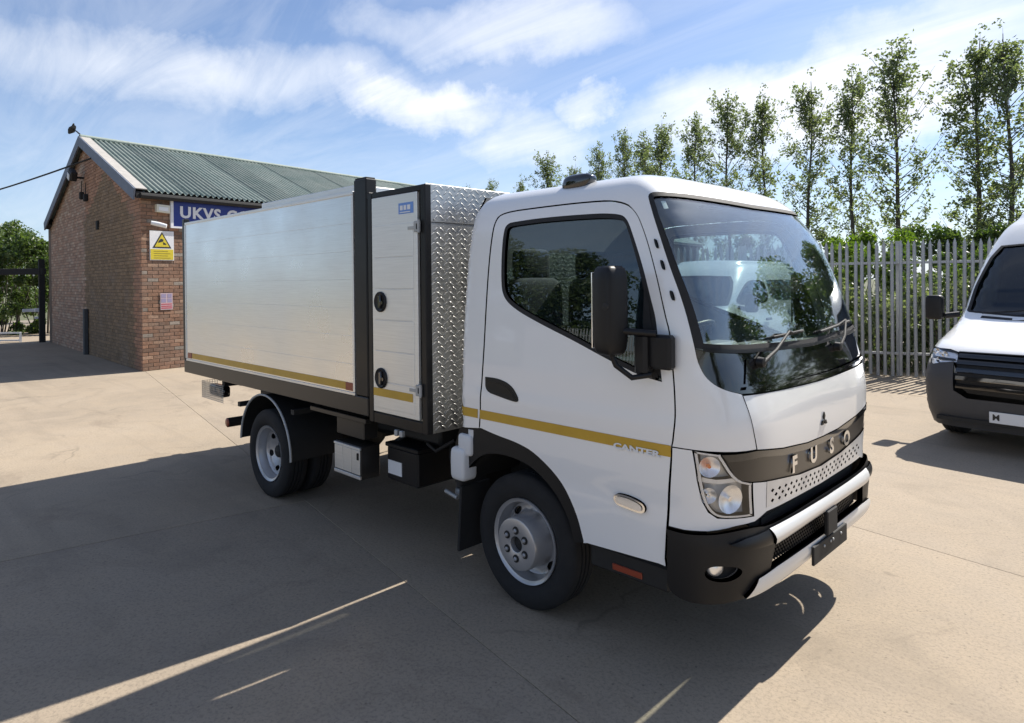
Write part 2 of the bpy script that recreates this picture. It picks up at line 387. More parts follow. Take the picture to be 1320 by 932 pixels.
M['rubber'] = simple('black_rubber', (.014, .014, .015), .75, bump=.15, bscale=300, var=.25, vscale=20)
M['tyre'] = simple('tyre_rubber', (.013, .013, .014), .85, var=.3, vscale=14, bump=.2, bscale=160)
M['plastic'] = simple('black_plastic', (.009, .009, .010), .42, spec=.3, bump=.12, bscale=500)
M['satin'] = simple('satin_black_steel', (.008, .008, .009), .36, spec=.3, var=.15, vscale=5, rvar=.06)
M['gloss_black'] = simple('gloss_black', (.008, .008, .009), .06, coat=1.)
M['chassis'] = simple('chassis_black', (.012, .012, .012), .68, var=.3, vscale=9)
M['railgrey'] = simple('bed_rail_paint', (.026, .024, .022), .34, spec=.4, var=.12, vscale=3)
M['alu'] = brushed('brushed_aluminium', (.78, .80, .82), .30)
M['alu_door'] = brushed('matt_aluminium_sheet', (.78, .78, .76), .42, metal=.75)
M['cheq'] = brushed('bright_chequer_plate', (.50, .495, .475), .40, streak=.05)
M['wheel'] = simple('silver_wheel_paint', (.46, .46, .47), .36, metal=.6, coat=.3, var=.08)
M['chrome'] = simple('chrome', (.85, .85, .86), .08, metal=1.)
M['silver'] = simple('silver_bumper_paint', (.70, .70, .69), .34, metal=.25, coat=.5)
M['grille'] = simple('dark_bronze_grille', (.022, .018, .015), .32, coat=.3)
M['glass'] = glass('windscreen_glass', (.91, .96, .94), 1.52, .075)
M['tint'] = glass('tinted_door_glass', (.62, .70, .71), 1.5, .02)
M['vanglass'] = glass('van_glass', (.40, .45, .48), 1.5, .03)
M['lens'] = glass('lamp_lens', (.97, .97, .97), 1.45, .0)
M['reflector'] = simple('lamp_reflector', (.93, .93, .93), .30, metal=.75)
M['amber'] = simple('amber_tape', (.52, .315, .028), .38, var=.12, vscale=6)
M['orange'] = simple('orange_bulb', (.75, .20, .03), .3)
M['redtape'] = simple('dull_red_reflector', (.25, .045, .02), .35)
M['whiteplastic'] = simple('white_plastic', (.62, .63, .64), .45)
M['label'] = simple('white_label', (.72, .73, .74), .5)
M['blue_sticker'] = simple('blue_sticker', (.13, .27, .62), .4)
M['seat'] = simple('grey_seat_cloth', (.035, .036, .042), .9, var=.2, vscale=30)
M['dash'] = simple('dashboard_grey', (.10, .10, .10), .6)
M['vanbump'] = simple('grey_van_plastic', (.045, .046, .050), .55, bump=.1, bscale=400, var=.1)
M['sign_blue'] = simple('sign_blue', (.018, .035, .21), .4, var=.12, vscale=2)
M['sign_white'] = simple('sign_white', (.72, .72, .73), .5, var=.06)
M['sign_yellow'] = simple('sign_yellow', (.62, .50, .03), .5, var=.06)
M['sign_black'] = simple('sign_black', (.02, .02, .02), .5)
M['sign_red'] = simple('sign_red', (.45, .06, .08), .5)
M['galv'] = simple('galvanised_steel', (.42, .43, .43), .55, metal=.35, var=.22, vscale=6, rvar=.1)
M['bark'] = simple('bark', (.10, .085, .068), .9, var=.4, vscale=12, bump=.5, bscale=30)
M['concrete'] = concrete('yard_concrete', (.310, .258, .197))
M['joint'] = simple('joint_sealant', (.23, .195, .155), .9, var=.3)
M['earth'] = simple('rough_ground', (.10, .105, .05), .95, var=.5, vscale=1.5, bump=.4, bscale=6)
M['barge'] = simple('blue_grey_barge_board', (.115, .135, .18), .6, var=.18, vscale=3)
M['verge'] = simple('pale_verge_flashing', (.36, .34, .31), .7, var=.2, vscale=5)
M['dark'] = simple('dark_soffit', (.02, .02, .02), .9)
# ------------------------------------------------------------------ ground
g_ = 600
gd = mesh_obj('ground', [(-g_, -g_, -.06), (g_, -g_, -.06), (g_, g_, -.06), (-g_, g_, -.06)], [(0, 1, 2, 3)], M['earth']); tag(gd, kind='structure')
yard = MB(); yard.box((-4, -2, -.03), (74, 40, .04)); yd = yard.build('concrete_yard', M['joint']); tag(yd, kind='structure')
# cast bays, joints about a finger wide
UA = Vector((.985, -.172, 0)).normalized(); WA = Vector((-UA.y, UA.x, 0))
PU, PW, UO, WO = 4.62, 3.07, -2.43, -1.286
rs = random.Random(3)
def slab_mesh(du, dw):
    hu, hw, b = du/2-.0014, dw/2-.0014, .0015
    vs_ = [UA*(sx*hu)+WA*(sy*hw)+Vector((0, 0, -.03)) for sx, sy in ((-1, -1), (1, -1), (1, 1), (-1, 1))]
    vs_ += [UA*(sx*hu)+WA*(sy*hw)+Vector((0, 0, -b)) for sx, sy in ((-1, -1), (1, -1), (1, 1), (-1, 1))]
    vs_ += [UA*(sx*(hu-b))+WA*(sy*(hw-b)) for sx, sy in ((-1, -1), (1, -1), (1, 1), (-1, 1))]
    fs = [(8, 9, 10, 11)]+[(k, (k+1) % 4, 4+(k+1) % 4, 4+k) for k in range(4)]+[(4+k, 4+(k+1) % 4, 8+(k+1) % 4, 8+k) for k in range(4)]
    me = bpy.data.meshes.new('slab'); me.from_pydata([tuple(v) for v in vs_], [], fs); me.materials.append(M['concrete']); return me
sm_ = slab_mesh(PU, PW)
for i in range(-7, 6):
    for j in range(-6, 6):
        c = UA*(UO+(i+.5)*PU)+WA*(WO+(j+.5)*PW)
        if c.y > 12.2 or c.y < -17 or c.x < -33 or c.x > 21: continue
        o = bpy.data.objects.new('slab', sm_); link(o, yd); o.location = (c.x, c.y, rs.uniform(-.003, .0))
# ------------------------------------------------------------------ brick workshop
GA = Vector((-1, .03, 0)).normalized(); FA = Vector((-.132, .991, 0)).normalized()      # along the gable, along the front
BC = Vector((-12.89, .895, 0)); GW, EH, RH = 10.12, 3.84, 5.72
GN = Vector((-GA.y, GA.x, 0)); GN = GN if GN.y < 0 else -GN; FN = Vector((FA.y, -FA.x, 0)); FN = FN if FN.x > 0 else -FN
FL = 31.
bld = empty('brick_workshop', tuple(BC), 0, 'red brick workshop with green corrugated roof behind the truck', 'building')
def gtop(u): return EH+(RH-EH)*(1-abs(u-GW/2)/(GW/2))
def bl(p): return Vector(p)-BC
def B3(u, h, d): return bl(BC+GA*u+GN*d+Vector((0, 0, h)))           # gable frame
def F3(u, h, d): return bl(BC+FA*u+FN*d+Vector((0, 0, h)))           # front frame
M['mortar'] = simple('mortar', (.16, .125, .098), .95, var=.3, vscale=6)
mb = MB(); mb.prism([(.014, 0), (GW, 0), (GW, EH), (GW/2, RH), (.014, EH)], lambda a, b, h: B3(a, b, h), (-.06, -.010)); wl = mb.build('gable_wall', M['mortar'], bld)
mb = MB(); mb.prism([(.014, 0), (FL, 0), (FL, EH), (.014, EH)], lambda a, b, h: F3(a, b, h), (-.06, -.010)); wf = mb.build('front_wall', M['mortar'], bld)
mb = MB(); o2 = GA*GW; mb.prism([(0, 0), (FL, 0), (FL, EH), (0, EH)], lambda a, b, h: F3(a, b, h)+o2, (-.22, -.0)); mb.prism([(0, 0), (GW, 0), (GW, EH), (GW/2, RH), (0, EH)], lambda a, b, h: B3(a, b, h)+FA*FL, (0, .2)); mb.build('rear_wall', M['mortar'], bld)
def brick_mat(name, attr):
    m, t, b = new_mat(name); tcn = N(t, 'ShaderNodeTexCoord'); g = N(t, 'ShaderNodeNewGeometry')
    if attr:
        a = N(t, 'ShaderNodeAttribute', attribute_name='tint'); base = a.outputs['Color']
    else:
        a = N(t, 'ShaderNodeObjectInfo'); base = a.outputs['Color']
    n = N(t, 'ShaderNodeTexNoise', Scale=22, Detail=5, Roughness=.65); t.links.new(g.outputs['Position'], n.inputs['Vector'])
    n2_ = N(t, 'ShaderNodeTexNoise', Scale=1.3, Detail=6, Roughness=.65); t.links.new(g.outputs['Position'], n2_.inputs['Vector'])
    c = mixc(t, 1., base, ramp(t, n.outputs[0], [(.3, .72), (.7, 1.2)]), 'MULTIPLY')
    c = mixc(t, ramp(t, n2_.outputs[0], [(.5, 0), (.75, .4)]), c, (.26, .22, .19))
    t.links.new(c, b.inputs['Base Color']); b.inputs['Roughness'].default_value = .92
    bp = N(t, 'ShaderNodeBump', Strength=.5, Distance=.006); t.links.new(n.outputs[0], bp.inputs['Height']); t.links.new(bp.outputs[0], b.inputs['Normal'])
    return m
M['brick'] = brick_mat('brick_single', False); M['brickwall'] = brick_mat('brick_wall', True)
BL_, BH_, BM_ = .215, .068, .011
rb = random.Random(11)
def tint(side, u, h):
    k = rb.random(); v = rb.uniform(.78, 1.18)
    if side == 'g':
        # ghost outline of a vanished lean-to: soot-dark brick under a slanting line, paler pink brick on the far side
        top = 4.62-abs(u-3.1)*.52
        dark = .55 < u+rb.uniform(-.1, .1) < 5.35 and h < top+rb.uniform(-.08, .08)
        if dark: c = (.235, .160, .095)
        elif u > 5.3: c = (.38, .245, .175) if k < .7 else (.43, .32, .24)
        else: c = (.36, .20, .125)
    else:
        c = (.245, .138, .088) if k < .55 else (.20, .122, .082) if k < .8 else (.29, .185, .125) if k < .94 else (.26, .22, .18)
    return tuple(x*v for x in c)
bricks = []
for side, A_, Nn, width in (('g', GA, GN, GW), ('f', FA, FN, 16.)):
    j = 0; h = .004
    while h+BH_ < (RH if side == 'g' else EH):
        u = -.0 if j % 2 else -.1
        while u < width:
            a, b = max(u, 0.0), min(u+BL_, width)
            if b-a > .04:
                hm = h+BH_; ok = True
                if side == 'g':
                    tl_ = min(gtop(a), gtop(b)); ok = hm < tl_-.01
                if ok: bricks.append((side, a, b, h, rb.uniform(-.0025, .003), tint(side, (a+b)/2, h)))
            u += BL_+BM_
        h += BH_+BM_; j += 1
def brick_geo(side, a, b, h, pr):
    f3 = B3 if side == 'g' else F3
    q = [(a, h), (b, h), (b, h+BH_), (a, h+BH_)]; i_ = .004
    qi = [(a+i_, h+i_), (b-i_, h+i_), (b-i_, h+BH_-i_), (a+i_, h+BH_-i_)]
    vs_ = [f3(x, y, -.012) for x, y in q]+[f3(x, y, pr-.003) for x, y in q]+[f3(x, y, pr) for x, y in qi]
    return vs_, [(8, 9, 10, 11)]+[(k, (k+1) % 4, 4+(k+1) % 4, 4+k) for k in range(4)]+[(4+k, 4+(k+1) % 4, 8+(k+1) % 4, 8+k) for k in range(4)]
full = {}
for side in ('g', 'f'):
    vs_, fs = brick_geo(side, 0, BL_, 0, 0); me = bpy.data.meshes.new('brick'); me.from_pydata([tuple(v) for v in vs_], [], fs); me.materials.append(M['brick']); full[side] = me
# the bricks that show largest (round the near corner) are pieces of their own
bricks.sort(key=lambda q: (q[1]*(1.0 if q[0] == 'g' else 1.6)) if q[2]-q[1] > BL_-.002 and q[3] < 3.2 else 99)
single, rest = bricks[:300], bricks[300:]
for (side, a, b, h, pr, tc_) in single:
    o = bpy.data.objects.new('brick', full[side]); link(o, wl if side == 'g' else wf)
    o.location = (B3 if side == 'g' else F3)(a, h, pr)
    o.color = (tc_[0], tc_[1], tc_[2], 1)
for side, par in (('g', wl), ('f', wf)):
    vs_, fs, cols = [], [], []
    for (sd, a, b, h, pr, tc_) in rest:
        if sd != side: continue
        v, f = brick_geo(sd, a, b, h, pr); o = len(vs_); vs_ += v; fs += [tuple(i+o for i in q) for q in f]; cols += [tc_+(1,)]*12
    ob = mesh_obj('brickwork', vs_, fs, M['brickwall'], par); ob['kind'] = 'stuff'
    ca = ob.data.color_attributes.new('tint', 'FLOAT_COLOR', 'POINT'); ca.data.foreach_set('color', [x for c in cols for x in c])
# roof: corrugated sheets, each its own piece
def roof_mat():
    m, t, b = new_mat('corrugated_roof'); g = N(t, 'ShaderNodeNewGeometry'); oi = N(t, 'ShaderNodeObjectInfo')
    n = N(t, 'ShaderNodeTexNoise', Scale=1.2, Detail=7, Roughness=.65); t.links.new(g.outputs['Position'], n.inputs['Vector'])
    n2_ = N(t, 'ShaderNodeTexNoise', Scale=14, Detail=5, Roughness=.7); t.links.new(g.outputs['Position'], n2_.inputs['Vector'])
    c = mixc(t, ramp(t, n.outputs[0], [(.3, 0), (.7, 1)]), (.17, .225, .20), (.29, .32, .285))
    c = mixc(t, ramp(t, n2_.outputs[0], [(.52, 0), (.70, .7)]), c, (.10, .115, .09))
    c = mixc(t, 1., c, ramp(t, oi.outputs['Random'], [(0, .82), (1, 1.15)]), 'MULTIPLY')
    t.links.new(c, b.inputs['Base Color']); b.inputs['Roughness'].default_value = .75; return m
M['roof'] = roof_mat()
OH = .26; slope = math.atan2(RH-EH, GW/2); SL = (GW/2+.14)/math.cos(slope); cp = .128
def roof_sheet(w):
    n = int(round(w/cp*8)); vs_ = []; fs = []
    for k in range(n+1):
        u = w*k/n; hh_ = .026*math.cos(2*math.pi*u/cp)
        vs_ += [(u, 0, hh_), (u, SL, hh_)]
    fs = [(2*k, 2*k+1, 2*k+3, 2*k+2) for k in range(n)]
    return vs_, fs
SWd = cp*8; vs_, fs = roof_sheet(SWd+.02)
rf = empty('roof'); rf.parent = bld
# eave point to ridge: for the front slope
def RT(u, s, h, front=True):
    # u along the ridge, s up the slope from the eave edge
    dirs = GA if front else -GA; base = BC+Vector((0, 0, EH+.03)) if front else BC+GA*GW+Vector((0, 0, EH+.03))
    upv = dirs*math.cos(slope)+Vector((0, 0, math.sin(slope))); nn = -dirs*math.sin(slope)+Vector((0, 0, math.cos(slope)))
    return bl(base+FA*(u-.14)+upv*(s-.14/math.cos(slope))+nn*h)
for front in (True, False):
    me = bpy.data.meshes.new('roof_sheet'); me.from_pydata([tuple(RT(x+.10, y, z, front)) for x, y, z in vs_], [], fs); me.materials.append(M['roof'])
    for p in me.polygons: p.use_smooth = True
    for k in range(int(FL/SWd)+1):
        o = bpy.data.objects.new('roof_sheet', me); link(o, rf); o.location = FA*(k*SWd)+Vector((0, 0, .004*(k % 2)))
    mb = MB(); q = [RT(0, 0, .04, front), RT(.24, 0, .04, front), RT(.24, SL, .04, front), RT(0, SL, .04, front)]; q2 = [RT(0, 0, .02, front), RT(.24, 0, .02, front), RT(.24, SL, .02, front), RT(0, SL, .02, front)]
    mb.add(q+q2, [(0, 1, 2, 3), (7, 6, 5, 4)]+[(k, (k+1) % 4, 4+(k+1) % 4, 4+k) for k in range(4)]); mb.build('verge_flashing', M['verge'], rf)
    mb = MB(); q = [RT(-.0, -.02, .035, front), RT(-.0, SL, .035, front), RT(-.0, SL, -.21, front), RT(-.0, -.02, -.21, front)]; off = -FA*.035
    mb.add(q+[p+off for p in q], [(3, 2, 1, 0), (4, 5, 6, 7)]+[(k, (k+1) % 4, 4+(k+1) % 4, 4+k) for k in range(4)]); mb.build('barge_board', M['barge'], rf)
    mb = MB(); mb.tube([RT(.1, -.03, -.10, front), RT(FL+.3, -.03, -.10, front)], .06, 8); mb.build('gutter', M['dark'], rf)
    mb = MB(); q = [RT(.02, .0, -.03, front), RT(FL, .0, -.03, front), RT(FL, .40, -.05, front), RT(.02, .40, -.05, front)]; mb.add(q+[p-Vector((0, 0, .14)) for p in q], [(0, 1, 2, 3), (7, 6, 5, 4)]+[(k, (k+1) % 4, 4+(k+1) % 4, 4+k) for k in range(4)]); mb.build('eaves_board', M['dark'], rf)
mb = MB(); mb.tube([RT(.0, SL, .03), RT(FL+.3, SL, .03)], .06, 8); mb.build('ridge_cap', M['roof'], rf, 60)
# ---- fittings on the workshop walls (each its own thing)
def Fw(u, h, d): return BC+FA*u+FN*d+Vector((0, 0, h))
def Gw(u, h, d): return BC+GA*u+GN*d+Vector((0, 0, h))
Zv = Vector((0, 0, 1))
def slab_on(f3, u0, u1, h0, h1, d0, d1):
    mb = MB(); mb.prism([(u0, h0), (u1, h0), (u1, h1), (u0, h1)], f3, (d0, d1)); return mb
sg = empty('wall_sign', tuple(Fw(.62, 3.09, .01)), 0, 'long blue company sign with white letters under the workshop eaves', 'sign')
def rel(o, root):
    o.parent = root; o.matrix_parent_inverse = Matrix.Translation(root.location).inverted(); return o
rel(slab_on(Fw, .62, 5.6, 3.09, 3.72, .012, .045).build('sign_board', M['sign_blue']), sg)
mb = MB()
for a, b, c_, d_ in ((.60, 5.62, 3.70, 3.74), (.60, 5.62, 3.07, 3.11), (.60, .66, 3.11, 3.70), (5.56, 5.62, 3.11, 3.70)): mb.prism([(a, c_), (b, c_), (b, d_), (a, d_)], Fw, (.012, .06))
rel(mb.build('sign_border', M['sign_white']), sg)
for i, ch in enumerate('UKVS COMM'):
    if ch == ' ': continue
    full_ = text_mesh('UKVS COMM'[:i+1], .345, .004, .012, 'LEFT', 1.12); me = text_mesh(ch, .345, .004, .012, 'LEFT'); me.materials.append(M['sign_white'])
    dx = max(v.co.x for v in full_.vertices)-max(v.co.x for v in me.vertices); o_ = Fw(.80, 3.42, .05)
    for v in me.vertices: v.co = o_+FA*(v.co.x+dx)*1.06+Zv*v.co.y+FN*v.co.z
    rel(link(bpy.data.objects.new('sign_letter', me)), sg)
ws_ = empty('warning_sign', tuple(Fw(.17, 2.36, .01)), 0, 'yellow and white warning sign with camera triangle on brick corner', 'sign')
rel(slab_on(Fw, .17, .68, 2.36, 2.995, .008, .016).build('sign_plate', M['sign_white']), ws_)
rel(slab_on(Fw, .185, .665, 2.375, 2.60, .0165, .0195).build('caption_panel', M['sign_yellow']), ws_)
mb = MB(); mb.prism([(.225, 2.625), (.625, 2.625), (.425, 2.975)], Fw, (.0165, .019)); rel(mb.build('triangle_border', M['sign_black']), ws_)
mb = MB(); mb.prism([(.27, 2.652), (.58, 2.652), (.425, 2.925)], Fw, (.0193, .0215)); rel(mb.build('triangle', M['sign_yellow']), ws_)
mb = MB(); mb.prism([(.345, 2.735), (.45, 2.77), (.455, 2.81), (.40, 2.83), (.352, 2.775)], Fw, (.0218, .0235)); mb.prism([(.45, 2.70), (.515, 2.70), (.515, 2.715), (.45, 2.76)], Fw, (.0218, .0235)); rel(mb.build('camera_symbol', M['sign_black']), ws_)
mb = MB()
for k in range(4): mb.prism([(.25, 2.405+k*.048), (.60-.05*(k % 2), 2.405+k*.048), (.60-.05*(k % 2), 2.417+k*.048), (.25, 2.417+k*.048)], Fw, (.0197, .0208))
rel(mb.build('caption_lines', simple('faded_print', (.24, .19, .02), .6)), ws_)
rs_ = empty('safety_notice', tuple(Fw(.38, 1.29, .01)), 0, 'small faded red and white notice low on the brick corner', 'sign')
rel(slab_on(Fw, .38, .64, 1.29, 1.65, .008, .014).build('sign_plate', simple('faded_pink_plate', (.50, .38, .40), .6, var=.15)), rs_)
mb = MB()
for a, b, c_, d_ in ((.40, .50, 1.55, 1.63), (.53, .62, 1.55, 1.63), (.40, .50, 1.45, 1.53), (.53, .62, 1.45, 1.53)): mb.prism([(a, c_), (b, c_), (b, d_), (a, d_)], Fw, (.0145, .016))
rel(mb.build('pictogram', simple('faded_violet', (.28, .24, .36), .6)), rs_)
mb = MB()
for c_ in (1.40, 1.355, 1.315): mb.prism([(.395, c_), (.625, c_), (.625, c_+.022), (.395, c_+.022)], Fw, (.0145, .016))
rel(mb.build('red_band', M['sign_red']), rs_)
al = empty('alarm_box', tuple(Fw(.30, 3.39, 0)), 0, 'cream alarm box high on the brick corner beside the blue sign', 'alarm box')
mb = MB(); mb.prism([(.29, 3.40), (.57, 3.38), (.57, 3.55), (.29, 3.56)], Fw, (.0, .10)); rel(mb.build('alarm_case', simple('cream_plastic', (.62, .60, .50), .5)), al)
mb = MB(); mb.prism([(.33, 3.43), (.53, 3.42), (.53, 3.50), (.33, 3.51)], Fw, (.10, .108)); rel(mb.build('alarm_lens', M['label']), al)
cc = empty('security_camera', tuple(Fw(.22, 3.13, 0)), 0, 'small white security camera above the warning sign', 'camera')
mb = MB(); mb.tube([Fw(.24, 3.13, 0), Fw(.24, 3.12, .14)], .02, 8); rel(mb.build('camera_arm', M['galv']), cc)
mb = MB(); mb.tube([Fw(.16, 3.15, .12), Fw(.28, 3.12, .20), Fw(.40, 3.08, .28)], [.045, .05, .045], 12); rel(mb.build('camera_body', M['label'], None, 50), cc)
fl_ = empty('floodlight', tuple(Gw(5.3, 4.7, 0)), 0, 'small dark floodlight on the pink brick gable below its peak', 'lamp')
mb = MB(); mb.tube([Gw(5.30, 4.72, 0), Gw(5.30, 4.72, .22)], .03, 8); rel(mb.build('lamp_arm', M['dark']), fl_)
mb = MB(); mb.box(Gw(5.28, 4.78, .26), (.34, .16, .26), .03, Matrix.Rotation(R(28), 3, 'Y')); rel(mb.build('lamp_head', M['chassis']), fl_)
mb = MB(); mb.box(Gw(5.34, 4.74, .35), (.22, .02, .16), .005, Matrix.Rotation(R(28), 3, 'Y')); rel(mb.build('lamp_glass', M['whiteplastic']), fl_)
for i, (u, h, lab) in enumerate(((5.36, 4.25, 'left of two dark junction boxes under the gable floodlight'), (4.88, 4.15, 'right of two dark junction boxes under the gable floodlight'))):
    mb = MB(); mb.box(Gw(u, h, .05), (.13, .10, .20), .02); mb.tube([Gw(u, h+.1, .05), Gw(u+.05, h+.4, .03)], .012, 6); tag(mb.build('junction_box', M['dark']), lab, 'box', 'junction boxes on the gable')
mb = MB(); mb.box(Gw(3.75, 3.35, .02), (.16, .05, .22), .01); tag(mb.build('wall_vent', M['dark']), 'dark square vent in the middle of the sooty gable', 'vent')
mb = MB(); mb.box(Gw(5.02, .60, .06), (.15, .10, 1.22), .015); tag(mb.build('wall_duct', simple('grey_duct', (.06, .065, .07), .7, var=.2)), 'dark grey upright duct at the foot of the gable wall', 'duct')
# fitting on the peak
pk = empty('peak_fitting', tuple(Gw(5.06, RH+.25, .2)), 0, 'small dark fitting on a thin bracket above the gable peak', 'fitting')
mb = MB(); mb.tube([Gw(5.06, RH+.10, .10), Gw(5.3, RH+.24, .16), Gw(5.6, RH+.32, .2)], .018, 6); rel(mb.build('bracket', M['dark']), pk)
mb = MB(); mb.tube([Gw(5.35, RH+.36, .2), Gw(5.65, RH+.33, .2), Gw(6.0, RH+.30, .2)], [.05, .09, .03], 8); mb.tube([Gw(5.40, RH+.45, .2), Gw(5.6, RH+.33, .2)], [.02, .05], 6); rel(mb.build('fitting_body', M['dark'], None, 60), pk)
# overhead cable to the gable
mb = MB(); a, b = Gw(3.35, 5.02, .10), Gw(26, 4.75, 6.0); pts = [a.lerp(b, t/20)-Vector((0, 0, 1.0*4*(t/20)*(1-t/20)*.45)) for t in range(21)]; mb.tube(pts, .022, 6)
tag(mb.build('overhead_cable', M['dark'], None, 60), 'black overhead cable running from the gable to the left', 'cable')
# steel portal at the gable's far end
pt = empty('steel_portal', (-23.5, 1.02, 0), 0, 'dark steel gate portal at the far end of the brick gable', 'portal')
for q_ in ((-23.5, 1.02, 1.35), (-26.7, -2.1, 1.35)): mb = MB(); mb.box(q_, (.16, .16, 2.7), .01); rel(mb.build('portal_post', M['dark']), pt)
mb = MB(); d_ = Vector((-3.2, -3.12, 0)); mb.box(Vector((-25.1, -.54, 2.30)), (d_.length+.2, .18, .20), .01, Matrix.Rotation(math.atan2(d_.y, d_.x), 3, 'Z')); rel(mb.build('portal_beam', M['dark']), pt)
mb = MB(); mb.box((-23.55, .90, 1.05), (.10, .14, .12), .01); mb.box((-23.68, .70, 1.04), (.05, .35, .10), .01); mb.box((-23.55, .88, .80), (.08, .10, .08), .01); rel(mb.build('gate_latch', M['sign_white']), pt)
mb = MB()
for x, y in ((-24.2, .55), (-25.4, -.62)): mb.box((x, y, .16), (.06, .06, .32))
for z in (.30, .06): mb.box((-24.8, -.035, z), (1.68, .05, .05), 0, Matrix.Rotation(math.atan2(-1.17, -1.2), 3, 'Z'))
tag(mb.build('low_rail', M['whiteplastic']), 'low pale rail standing under the steel portal', 'rail')
# ------------------------------------------------------------------ the truck
X0 = .55
#      v     z     F     w     xr    n     (height, nose, half width, back, squareness of the plan)
CAB = [(0.20,0.20,1.270,.985,-.46,6),(0.60,0.60,1.285,.985,-.46,6),(0.85,.85,1.292,.985,-.46,6),(1.05,1.05,1.302,.985,-.46,6.5),
(1.20,1.20,1.297,.984,-.46,7),(1.32,1.32,1.280,.981,-.46,8),(1.45,1.45,1.251,.974,-.46,10),(1.60,1.60,1.212,.964,-.46,14),(1.75,1.75,1.166,.950,-.46,14),
(1.90,1.90,1.112,.934,-.46,14),(2.10,2.10,1.022,.905,-.458,12),(2.20,2.20,.964,.884,-.452,8),(2.28,2.27,.908,.856,-.44,8),
(2.36,2.333,.835,.805,-.415,7),(2.44,2.372,.758,.725,-.37,6),(2.56,2.393,.68,.58,-.30,5),(2.75,2.402,.63,.36,-.2,4),(3.0,2.405,.58,.06,0.,4)]
def _pchip(xs, ys):
    n = len(xs); h = [xs[i+1]-xs[i] for i in range(n-1)]; d = [(ys[i+1]-ys[i])/h[i] for i in range(n-1)]
    m = [d[0]]+[0 if d[i-1]*d[i] <= 0 else 3*(h[i-1]+h[i])/((2*h[i]+h[i-1])/d[i-1]+(h[i]+2*h[i-1])/d[i]) for i in range(1, n-1)]+[d[-1]]
    def f(x):
        x = min(max(x, xs[0]), xs[-1]); i = 0
        while i < n-2 and x > xs[i+1]: i += 1
        t = (x-xs[i])/h[i]; a = 1-t
        return ys[i]*(1+2*t)*a*a+ys[i+1]*t*t*(3-2*t)+h[i]*(m[i]*t*a*a-m[i+1]*t*t*a)
    return f
def make_surface(prof, x0=X0, rr=.06, bow=0.):
    cols = list(zip(*prof)); fz, fF, fw_, fx, fn = [_pchip(cols[0], c) for c in cols[1:]]
    def S(s, v):
        m = 1
        if s > 1: s = 2-s; m = -1
        z = fz(v); F = fF(v); w = fw_(v)+(.0055*math.exp(-((v-1.165)/.05)**2)-.004*math.exp(-((v-.80)/.07)**2) if bow else 0.); xr = fx(v); n = fn(v)
        if s < 0:
            x = x0+s; y = w; r = min(rr, w*.9)
            if x < xr+r:
                t = min(1, (xr+r-x)/r); y -= r*(1-math.sqrt(max(0, 1-t*t))); x = max(x, xr)
        else:
            ph = s*math.pi/2; a = abs(math.sin(ph)); b = abs(math.cos(ph)); k = (a**n+b**n)**(-1/n)
            bw = bow*min(1, max(0, (v-1.18)/.3))*min(1, max(0, (2.75-v)/.5)); x = x0+(F-x0)*k*a-bw*(k*b)**2*min(1, k*a); y = w*k*b
        return (x, -y*m, z)
    S.w = fw_; S.z = fz; S.xr = fx
    return S
SC = make_surface(CAB, bow=.045)
truck = empty('tipper_truck', (0, 0, 0), 0, 'white cab tipper truck with tall aluminium box body and amber side stripe', 'truck')
P2 = [M['paint'], M['inner']]
def sub(o, label=None):
    if label: o['label'] = label
    return o
door_pts = [(-.823,.9825),(-.823,.9825),(-.801,1.22),(-.7847,1.49),(-.7856,1.85),(-.7847,2.077),(-.775,2.19),(-.724,2.243),(-.412,2.25),(-.0885,2.25),(.1896,2.232),(.316,2.1834),(.3545,2.061),(.3738,1.876),(.3850,1.681),(.3945,1.594),(.3905,1.49),(.355,1.13),(.3451,1.0732),(.328,.5388),(.328,.5388),
            (-.0576,.519),(-.0576,.519),(-.1059,.6635),(-.2075,.8004),(-.381,.9107),(-.52,.945),(-.68,.9596)]
door_o = chaikin(door_pts, 2)
# shell: one sheet of quarters, pillars and roof; both door openings and the screen opening are cut into its edge
up_right = door_pts[2:17]                                # up the back of the door, over it, down the pillar
up_right_s = chaikin([(-.823,.9825)]+up_right+[(.355,1.13),(.3475,1.0895)], 2, closed=False)
screen_r = [(.557,1.321),(.557,1.3266),(.509,1.352),(.4755,1.393),(.462,1.4530),(.4605,1.5638),(.4527,1.7343),(.4315,1.9142),(.4195,2.0874),(.413,2.20),(.421,2.267),(.5065,2.2735),(.70,2.268),(1.,2.260)]
screen_rs = chaikin(screen_r, 2, closed=False)
half = [(-1.07,.955)]+[(a-.006 if a < -.75 else a, b+(.005 if b > 2.2 else 0)) for a, b in up_right_s]+[(.4086,1.0885),(.4907,1.086),(.5818,1.0795)]+[(.5818,1.0795),(.569,1.22)]+screen_rs
top_half = [(-1.07,3.0)]
outer = [(-1.07,3.0),(-1.07,2.4)]+half+[(2-a,b) for a,b in half[::-1]]+[(3.07,2.4),(3.07,3.0)]
panel('cab_shell', SC, outer, P2, truck, step=.045)
